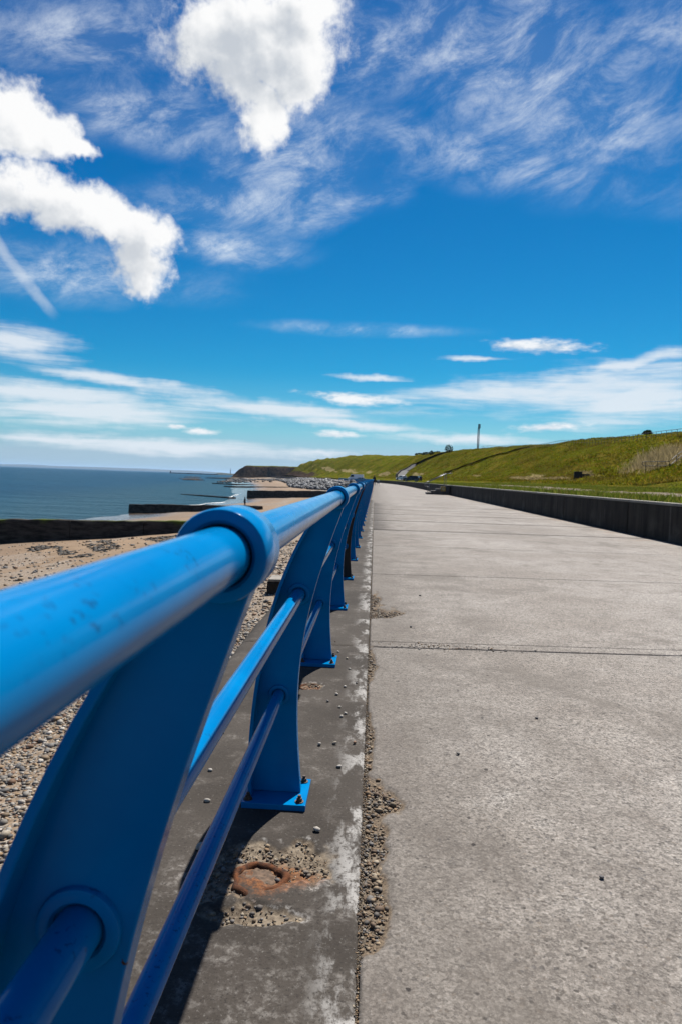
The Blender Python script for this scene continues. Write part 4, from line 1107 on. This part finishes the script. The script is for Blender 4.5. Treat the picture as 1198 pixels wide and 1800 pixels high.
hr = empty('hill_handrail', (29.8, 77.7, 2.9), 'short dark handrail at the foot of the path up the slope', 'handrail'); HO = Vector((29.8, 77.7, 2.9))
pts = [(28.9, 77.6), (29.9, 77.4), (30.6, 75.9), (31.2, 74.4), (32.4, 75.6), (33.9, 77.6), (35.6, 79.9), (37.4, 82.3)]
P3 = [Vector((a, b, float(hill_z(a, b)))) for a, b in pts]
P3[1].z = P3[2].z = P3[3].z = (P3[1].z + P3[3].z) / 2
bm = bmesh.new(); b_tube(bm, (0, 0, -0.5), (0, 0, 0.93), 0.035, n=8); hp = bmobj('post', bm, M['darkmetal'], hr)
for i, p in enumerate(P3[1:]):
    o = hp if i == 0 else hp.copy()
    if i: link(o, hr)
    o.location = p - HO
for hz in (0.93, 0.45):
    bm = bmesh.new()
    for a, b in zip(P3[1:-1], P3[2:]): b_tube(bm, a - HO + Vector((0, 0, hz)), b - HO + Vector((0, 0, hz)), 0.035, n=8)
    a = P3[1] - HO
    if hz > 0.6:
        prev = None
        for k in range(7):
            an = math.pi / 2 + math.pi * k / 6
            q = a + Vector((0.38 * math.cos(an) * 1.1, 0.05, 0.69 + 0.24 * math.sin(an)))
            if prev is not None: b_tube(bm, prev, q, 0.033, n=8)
            prev = q
    bmobj('rail', bm, M['darkmetal'], hr, True)

sx, syy = 28.4, 94.8; sz = float(hill_z(sx, syy)) - 0.1
seat = empty('timber_seat', (sx, syy, sz), 'dark timber seat with a taller box end, alone low on the grass slope', 'seat', rz=R(-12))
for k in range(4): box('plank', -0.2, 1.55, -0.30 + k * 0.16, -0.155 + k * 0.16, 0.50, 0.56, M['darkwood'], seat, 0.008)
for k in range(3): box('front_board', -0.2, 1.55, -0.345, -0.305, 0.0 + k * 0.165, 0.16 + k * 0.165, M['darkwood'], seat, 0.008)
for x_ in (-0.15, 1.42): box('leg', x_, x_ + 0.1, -0.28, 0.32, -0.1, 0.498, M['darkwood'], seat, 0.008)
bm = bmesh.new(); b_box(bm, -1.25, -0.215, -0.42, 0.42, -0.1, 0.80); bmesh.ops.bevel(bm, geom=bm.edges[:], offset=0.02, segments=1, affect='EDGES'); bmobj('end_box', bm, M['darkwood'], seat)
box('box_lid', -1.29, -0.17, -0.46, 0.46, 0.805, 0.86, M['darkwood'], seat, 0.01)

mt, mY = 49.5, 351.0; mx = float(Xa(mY)) + mt + 0.0
MB = Vector((51.6, 351.0, 14.2))
mast = empty('mast', MB, 'tall slim twin leg mast with a dark aerial cluster standing on the ridge', 'mast')
H = 16.4
for dx in (-0.34, 0.34):
    bm = bmesh.new(); b_tube(bm, (dx, 0, -2), (dx * 0.9, 0, H - 1.6), 0.25, 0.20, n=10); bmobj('mast_leg', bm, M['darkmetal'], mast, True)
for k in range(15):
    z = 0.6 + k * 0.95; bm = bmesh.new(); b_tube(bm, (-0.34, 0, z), (0.34, 0, z + 0.0), 0.045, n=6); bmobj('rung', bm, M['darkmetal'], mast)
for k in range(3):
    a = 2.094 * k + 0.4; c_, s_ = math.cos(a), math.sin(a)
    bm = bmesh.new(); b_box(bm, -0.32, 0.32, -0.16, 0.16, H - 2.0, H + 0.2)
    bmesh.ops.rotate(bm, verts=bm.verts, cent=(0, 0, 0), matrix=Matrix.Rotation(a, 3, 'Z')); bmesh.ops.translate(bm, verts=bm.verts, vec=(0.42 * -s_ + 0.25, 0.42 * c_, 0)); bmobj('aerial', bm, M['darkmetal'], mast)
bm = bmesh.new(); b_tube(bm, (0.25, 0, H - 2.0), (0.25, 0, H + 0.3), 0.12, n=10); bmobj('head_tube', bm, M['darkmetal'], mast)

# ------------------------------------------------------------------ shrubs on the skyline
def shrub(loc, w, h, label, n=700, name='shrub', cat='shrub', col=(0.030, 0.042, 0.012)):
    root = empty(name, loc, label, cat, 'shrubs on the ridge')
    bm = bmesh.new()
    for k in range(5):
        a = k * 1.26; b_tube(bm, (0.1 * math.cos(a), 0.1 * math.sin(a), -0.6), (w * 0.28 * math.cos(a), w * 0.28 * math.sin(a), h * 0.55), 0.07, 0.02, n=6)
    bmobj('stem', bm, M['bark'], root)
    u = rg.normal(0, 1, (n, 3)); u /= np.linalg.norm(u, axis=1)[:, None]; rr = rg.uniform(0.35, 1.0, (n, 1)) ** 0.6
    lob = 0.75 + 0.5 * fbm(u[:, 0] * 2.2 + loc[0], u[:, 2] * 2.2 + u[:, 1], 3, 191)[:, None]
    p = u * rr * lob * np.array([[w / 2, w / 2, h / 2]]); p[:, 2] = np.abs(p[:, 2] + h * 0.42)
    s = rg.uniform(0.09, 0.24, (n, 1)) * max(1, w / 4)
    e1 = rg.normal(0, 1, (n, 3)); e1 /= np.linalg.norm(e1, axis=1)[:, None]; e2 = np.cross(e1, rg.normal(0, 1, (n, 3))); e2 /= np.linalg.norm(e2, axis=1)[:, None]
    v = np.stack([p - e1 * s, p + e2 * s * 0.6, p + e1 * s, p - e2 * s * 0.6], 1).reshape(-1, 3)
    c = np.repeat(np.array([col]) * rg.uniform(0.5, 1.7, (n, 1)), 4, 0)
    raw('crown', v, np.arange(len(v)).reshape(-1, 4), M['leaf'], root, False, None, c)
def ridge_pt(Y, t): return (float(Xa(Y)) + t, Y, float(hill_z(t, Y)) - 0.1)
shrub(ridge_pt(128, 49.5), 1.7, 1.0, 'round dark bush on the skyline above the hill fence')
shrub(ridge_pt(345, 57), 4.6, 4.2, 'round bush left of the mast on the skyline', 900)
shrub(ridge_pt(372, 57), 5.5, 2.6, 'low wide bush left of the round one on the ridge', 900)
shrub(ridge_pt(395, 56), 6.0, 2.4, 'middle bush of the hedge left of the mast', 900)
shrub(ridge_pt(418, 56), 6.0, 2.2, 'leftmost bush of the hedge on the ridge', 900)
shrub(ridge_pt(330, 45.5), 2.6, 2.4, 'small dark bush just below the ridge left of the mast', 500)
shrub(ridge_pt(168, 50.5), 1.2, 0.8, 'tiny bush on the skyline where the fence meets it', 300)

# ------------------------------------------------------------------ vehicles
def car(name, loc, rz, paint, label, cat, L=4.2, Wd=1.75, Hh=1.5, kind='hatch', group=None):
    root = empty(name, loc, label, cat, group, rz)
    if kind == 'van': up = [(-0.5, 0.36), (-0.5, 1.0), (-0.43, 1.0), (0.20, 1.0), (0.30, 0.97), (0.385, 0.60), (0.495, 0.47), (0.5, 0.30)]
    else: up = [(-0.5, 0.45), (-0.485, 0.66), (-0.40, 0.96), (-0.10, 1.0), (0.06, 0.96), (0.24, 0.66), (0.46, 0.56), (0.5, 0.42)]
    low = [(0.5, 0.15), (-0.5, 0.15)]
    bm = bmesh.new()
    secs = []
    for sy_, k in ((-1, 0.0), (-0.9, 1), (0.9, 1), (1, 0.0)):
        row = []
        for (x, z) in up + low:
            tum = 1.0 - (0.16 * max(0, (z - 0.6) / 0.4) if abs(sy_) == 1 else 0.05)
            zz = z if abs(sy_) < 1 else (0.15 + (z - 0.15) * 0.975)
            row.append(bm.verts.new((x * L * (1 if abs(sy_) < 1 else 0.985), sy_ * Wd / 2 * tum, zz * Hh)))
        secs.append(row)
    m = len(secs[0])
    for i in range(3):
        for j in range(m): bm.faces.new((secs[i][j], secs[i][(j + 1) % m], secs[i + 1][(j + 1) % m], secs[i + 1][j]))
    bm.faces.new(secs[0]); bm.faces.new(secs[3][::-1])
    body = bmobj('body', bm, paint, root); bevel_mod(body, 0.05, 2, 30)
    # windows
    sp = {'van': [(0.13, 0.62, 0.355, 0.62, 0.285, 0.92, 0.13, 0.92)], 'hatch': [(-0.37, 0.66, -0.10, 0.66, -0.10, 0.93, -0.33, 0.90), (-0.08, 0.66, 0.20, 0.66, 0.05, 0.90, -0.08, 0.93)]}[kind]
    for s_ in (-1, 1):
        for q in sp:
            bm = bmesh.new(); pts = [(q[i] * L, q[i + 1]) for i in range(0, 8, 2)]
            f_ = lambda z: s_ * (Wd / 2 * (1.0 - 0.16 * max(0, (z - 0.6) / 0.4)) + 0.012)
            bm.faces.new([bm.verts.new((x, f_(z), z * Hh)) for x, z in pts]); bmobj('side_window', bm, M['glass'], root)
    fr = (0.302, 0.95, 0.38, 0.64) if kind == 'van' else (0.075, 0.93, 0.235, 0.68)
    bm = bmesh.new(); bm.faces.new([bm.verts.new((x * L + 0.03, y_, z * Hh + 0.02)) for x, y_, z in ((fr[0], -Wd * 0.40, fr[1]), (fr[2], -Wd * 0.44, fr[3]), (fr[2], Wd * 0.44, fr[3]), (fr[0], Wd * 0.40, fr[1]))]); bmobj('windscreen', bm, M['glass'], root)
    if kind != 'van':
        bm = bmesh.new(); bm.faces.new([bm.verts.new((x * L - 0.03, y_, z * Hh + 0.02)) for x, y_, z in ((-0.478, -Wd * 0.42, 0.69), (-0.41, -Wd * 0.38, 0.92), (-0.41, Wd * 0.38, 0.92), (-0.478, Wd * 0.42, 0.69))]); bmobj('rear_window', bm, M['glass'], root)
    wr = 0.32
    for x_ in (-0.31 * L, 0.32 * L):
        for s_ in (-1, 1):
            bm = bmesh.new(); b_lathe(bm, [(-0.1, wr * 0.6), (-0.1, wr * 0.94), (-0.07, wr), (0.07, wr), (0.1, wr * 0.94), (0.1, wr * 0.6), (-0.1, wr * 0.6)], 'Y', 20)
            wh = bmobj('wheel', bm, M['tyre'], root, True, (x_, s_ * (Wd / 2 - 0.08), wr))
            bm = bmesh.new(); b_tube(bm, (0, -0.085, 0), (0, 0.085, 0), wr * 0.6, n=16); bmobj('rim', bm, M['rim'], wh)
    for s_ in (-1, 1):
        bm = bmesh.new(); b_box(bm, 0.482 * L, 0.503 * L, s_ * Wd * 0.36 - 0.16, s_ * Wd * 0.36 + 0.16, 0.40 * Hh, 0.47 * Hh); bmobj('headlight', bm, M['lampw'], root)
        bm = bmesh.new(); b_box(bm, -0.507 * L, -0.49 * L, s_ * Wd * 0.42 - 0.08, s_ * Wd * 0.42 + 0.08, 0.46 * Hh, 0.60 * Hh); bmobj('tail_light', bm, M['lampr'], root)
    return root
car('van', (-6.9, 250, 0.0), R(176), M['white'], 'white panel van parked beyond the far end of the railing', 'van', 5.6, 2.0, 2.65, 'van')
car('parked_car', (-5.4, 243, 0.0), R(170), M['carblack'], 'dark car parked in front of the white van', 'car', 4.1, 1.72, 1.5, 'hatch', 'parked cars')
car('parked_car', (9.6, 181, 0.85), R(168), M['carblack'], 'dark car parked behind the low wall near the far road', 'car', 4.3, 1.75, 1.55, 'hatch', 'parked cars')
car('parked_car', (9.2, 236, 1.15), R(120), M['carsilver'], 'silver car parked at the bottom of the hill road', 'car', 4.3, 1.75, 1.5, 'hatch', 'parked cars')
car('parked_car', (12.9, 205, 1.0), R(95), M['carblack'], 'dark car facing along the verge at the foot of the road wall', 'car', 4.2, 1.75, 1.5, 'hatch', 'parked cars')

# ------------------------------------------------------------------ people
def skin_body(name, J, E, mat_fn, mats, parent):
    me = bpy.data.meshes.new(name); names = list(J)
    me.from_pydata([J[k][0] for k in names], [(names.index(a), names.index(b)) for a, b in E], [])
    o = bpy.data.objects.new(name, me); COL.objects.link(o)
    o.modifiers.new('skin', 'SKIN'); m = o.modifiers.new('sub', 'SUBSURF'); m.levels = 2; m.render_levels = 2
    sv = me.skin_vertices[0].data
    for i, k in enumerate(names):
        r_ = J[k][1]; sv[i].radius = (r_, r_) if not isinstance(r_, tuple) else r_
        sv[i].use_root = (k == 'pelvis')
    dg = bpy.context.evaluated_depsgraph_get(); dg.update()
    m2 = bpy.data.meshes.new_from_object(o.evaluated_get(dg)); m2.name = name
    bpy.data.objects.remove(o)
    m2.materials.clear()
    for q in mats: m2.materials.append(q)
    for p in m2.polygons: p.material_index = mat_fn(p.center); p.use_smooth = True
    o2 = bpy.data.objects.new(name, m2); link(o2, parent); return o2
def person(loc, rz, label, top, legs, pose, H=1.75, coat=True):
    root = empty('person', loc, label, 'person', None, rz); s = H / 1.75
    st = pose.get('stride', 0.12); arm = pose.get('arm', 0.05)
    J = dict(pelvis=((0, 0, .95), .13), waist=((0, 0, 1.08), .125), chest=((0, 0.01, 1.30), .155), neck=((0, 0.02, 1.47), .058), head0=((0, 0.03, 1.56), .085), head1=((0, 0.04, 1.68), .075),
             hl=((-.095, 0, .90), .10), kl=((-.10, st, .50), .068), al=((-.10, st * 0.3, .09), .046), fl=((-.11, st * 0.3 + .17, .04), .038),
             hr=((.095, 0, .90), .10), kr=((.10, -st * 0.3, .50), .068), ar=((.10, -st * 1.4, .10), .046), fr=((.11, -st * 1.4 + .17, .04), .038),
             sl=((-.18, 0, 1.40), .066), el=((-.235, arm - .04, 1.12), .050), wl=((-.22, arm + .16, .92), .036), ml=((-.21, arm + .22, .85), .034),
             sr=((.18, 0, 1.40), .066), er=((.235, arm - .04, 1.12), .050), wr=((.22, arm + .16, .92), .036), mr=((.21, arm + .22, .85), .034))
    J = {k: (tuple(c * s for c in v[0]), v[1] * s) for k, v in J.items()}
    E = [('pelvis', 'waist'), ('waist', 'chest'), ('chest', 'neck'), ('neck', 'head0'), ('head0', 'head1'), ('pelvis', 'hl'), ('hl', 'kl'), ('kl', 'al'), ('al', 'fl'), ('pelvis', 'hr'), ('hr', 'kr'), ('kr', 'ar'), ('ar', 'fr'), ('chest', 'sl'), ('sl', 'el'), ('el', 'wl'), ('wl', 'ml'), ('chest', 'sr'), ('sr', 'er'), ('er', 'wr'), ('wr', 'mr')]
    def mf(c):
        z = c.z / s
        if z > 1.50: return 2
        if abs(c.x) / s > 0.15 and z < 0.93: return 2
        return 0 if z > 0.86 else 1
    b = skin_body('body', J, E, mf, [top, legs, M['skin']], root)
    bm = bmesh.new(); bmesh.ops.create_uvsphere(bm, u_segments=14, v_segments=10, radius=0.108 * s)
    for v in list(bm.verts):
        if v.co.z < -0.02 * s and v.co.y > -0.02 * s: v.co.y *= 0.3
    bmesh.ops.translate(bm, verts=bm.verts, vec=(0, 0.015 * s, 1.655 * s)); bmobj('hair', bm, M['hair'], root, True)
    if coat:
        bm = bmesh.new(); b_lathe(bm, [(1.42 * s, .13 * s), (1.25 * s, .20 * s), (1.05 * s, .185 * s), (0.80 * s, .215 * s), (0.62 * s, .235 * s)], 'Z', 18)
        for v in bm.verts: v.co.y *= 0.75
        bmobj('coat', bm, top, root, True)
    return root
person((-0.22 + 0.15, 121, 0.0), R(8), 'person in dark clothes walking beside the railing far along the promenade', M['cloth'], M['cloth'], dict(stride=0.16, arm=0.12), 1.78)
person((-23.2, 122.5, float(beach_z(-23.2, 122.5))), R(70), 'person in dark clothing standing on the wet sand behind a groyne', M['cloth2'], M['cloth'], dict(stride=0.05), 1.75)
pc = empty('pushchair', (0.62, 121.6, 0), 'small pale pushchair beside the person on the promenade', 'pushchair')
bm = bmesh.new()
pr = [(-0.20, 0.45), (0.10, 0.40), (0.24, 0.52), (0.26, 0.60), (0.05, 0.55), (-0.12, 0.62), (-0.24, 0.98), (-0.34, 0.96)]
A_ = [bm.verts.new((-0.19, y_, z)) for y_, z in pr]; B_ = [bm.verts.new((0.19, y_, z)) for y_, z in pr]
for k in range(len(pr)): bm.faces.new((A_[k], A_[(k + 1) % len(pr)], B_[(k + 1) % len(pr)], B_[k]))
bm.faces.new(A_); bm.faces.new(B_[::-1]); bmobj('seat', bm, M['palefab'], pc)
bm = bmesh.new()
for x_ in (-0.21, 0.21):
    b_tube(bm, (x_, 0.38, 0.14), (x_, -0.42, 1.05), 0.015, n=8); b_tube(bm, (x_, -0.30, 0.14), (x_, 0.10, 0.48), 0.015, n=8)
b_tube(bm, (-0.21, -0.42, 1.05), (0.21, -0.42, 1.05), 0.018, n=8); bmobj('frame', bm, M['darkmetal'], pc)
for x_ in (-0.24, 0.24):
    for y_ in (0.38, -0.30):
        bm = bmesh.new(); b_lathe(bm, [(-0.02, 0.06), (-0.02, 0.13), (0.02, 0.13), (0.02, 0.06), (-0.02, 0.06)], 'X', 18, (x_, y_, 0.135)); bmobj('wheel', bm, M['tyre'], pc)

# ------------------------------------------------------------------ far shore: breakwater, harbour, small marks
bw = empty('breakwater', (-960, 3600, SEA_Z), 'thin dark breakwater far out on the left horizon', 'breakwater')
bm = bmesh.new(); b_box(bm, -130, 130, -5, 5, -3, 4.6); bmesh.ops.bevel(bm, geom=bm.edges[:], offset=0.8, segments=1, affect='EDGES'); bmobj('pier_wall', bm, M['wall'], bw)
bm = bmesh.new(); b_lathe(bm, [(4.6, 2.4), (10, 1.9), (10.2, 2.6), (11, 2.6), (11.2, 1.6), (13.2, 1.6), (14.4, 0.1)], 'Z', 14, (-126, 0, 0)); bmobj('beacon', bm, M['wall'], bw)
for k, (X, hh, w_, lb) in enumerate(((-840, 34, 3, 'slender tower standing at the far harbour'),)):
    o = empty('tower', (X, 3960, SEA_Z + 8), lb, 'tower')
    bm = bmesh.new(); b_tube(bm, (0, 0, -4), (0, 0, hh * 0.8), w_ * 0.8, w_ * 0.45, n=10); bmobj('shaft', bm, M['wall'], o); bm = bmesh.new(); b_tube(bm, (0, 0, hh * 0.8), (0, 0, hh), w_ * 0.2, n=6); bmobj('spike', bm, M['wall'], o)
for (X, Y, hh, lb) in ((float(Xa(225)) + 12.8, 225, 2.1, 'pale notice board on a post beyond the far end of the wall'), ):
    o = empty('notice_board', (X, Y, 0.8), lb, 'sign')
    bm = bmesh.new(); b_tube(bm, (0, 0, 0), (0, 0, hh), 0.05, n=8); bmobj('post', bm, M['galv'], o); box('board', -0.35, 0.35, -0.07, -0.052, hh - 0.9, hh, M['coping'], o, 0.005)

# ------------------------------------------------------------------ sea air
bm = bmesh.new(); b_box(bm, -46000, 46000, -420, 46000, -9.5, 150)
hz = bmobj('haze', bm, None)
hm = bpy.data.materials.new('sea_haze'); hm.use_nodes = True
hn = hm.node_tree.nodes; hn.remove(hn['Principled BSDF'])
pv = hn.new('ShaderNodeVolumePrincipled'); pv.inputs['Color'].default_value = (0.42, 0.64, 0.92, 1); pv.inputs['Density'].default_value = 2.4e-5; pv.inputs['Anisotropy'].default_value = 0.2
hm.node_tree.links.new(pv.outputs[0], hn['Material Output'].inputs['Volume'])
hz.data.materials.append(hm); tag(hz, kind='stuff')
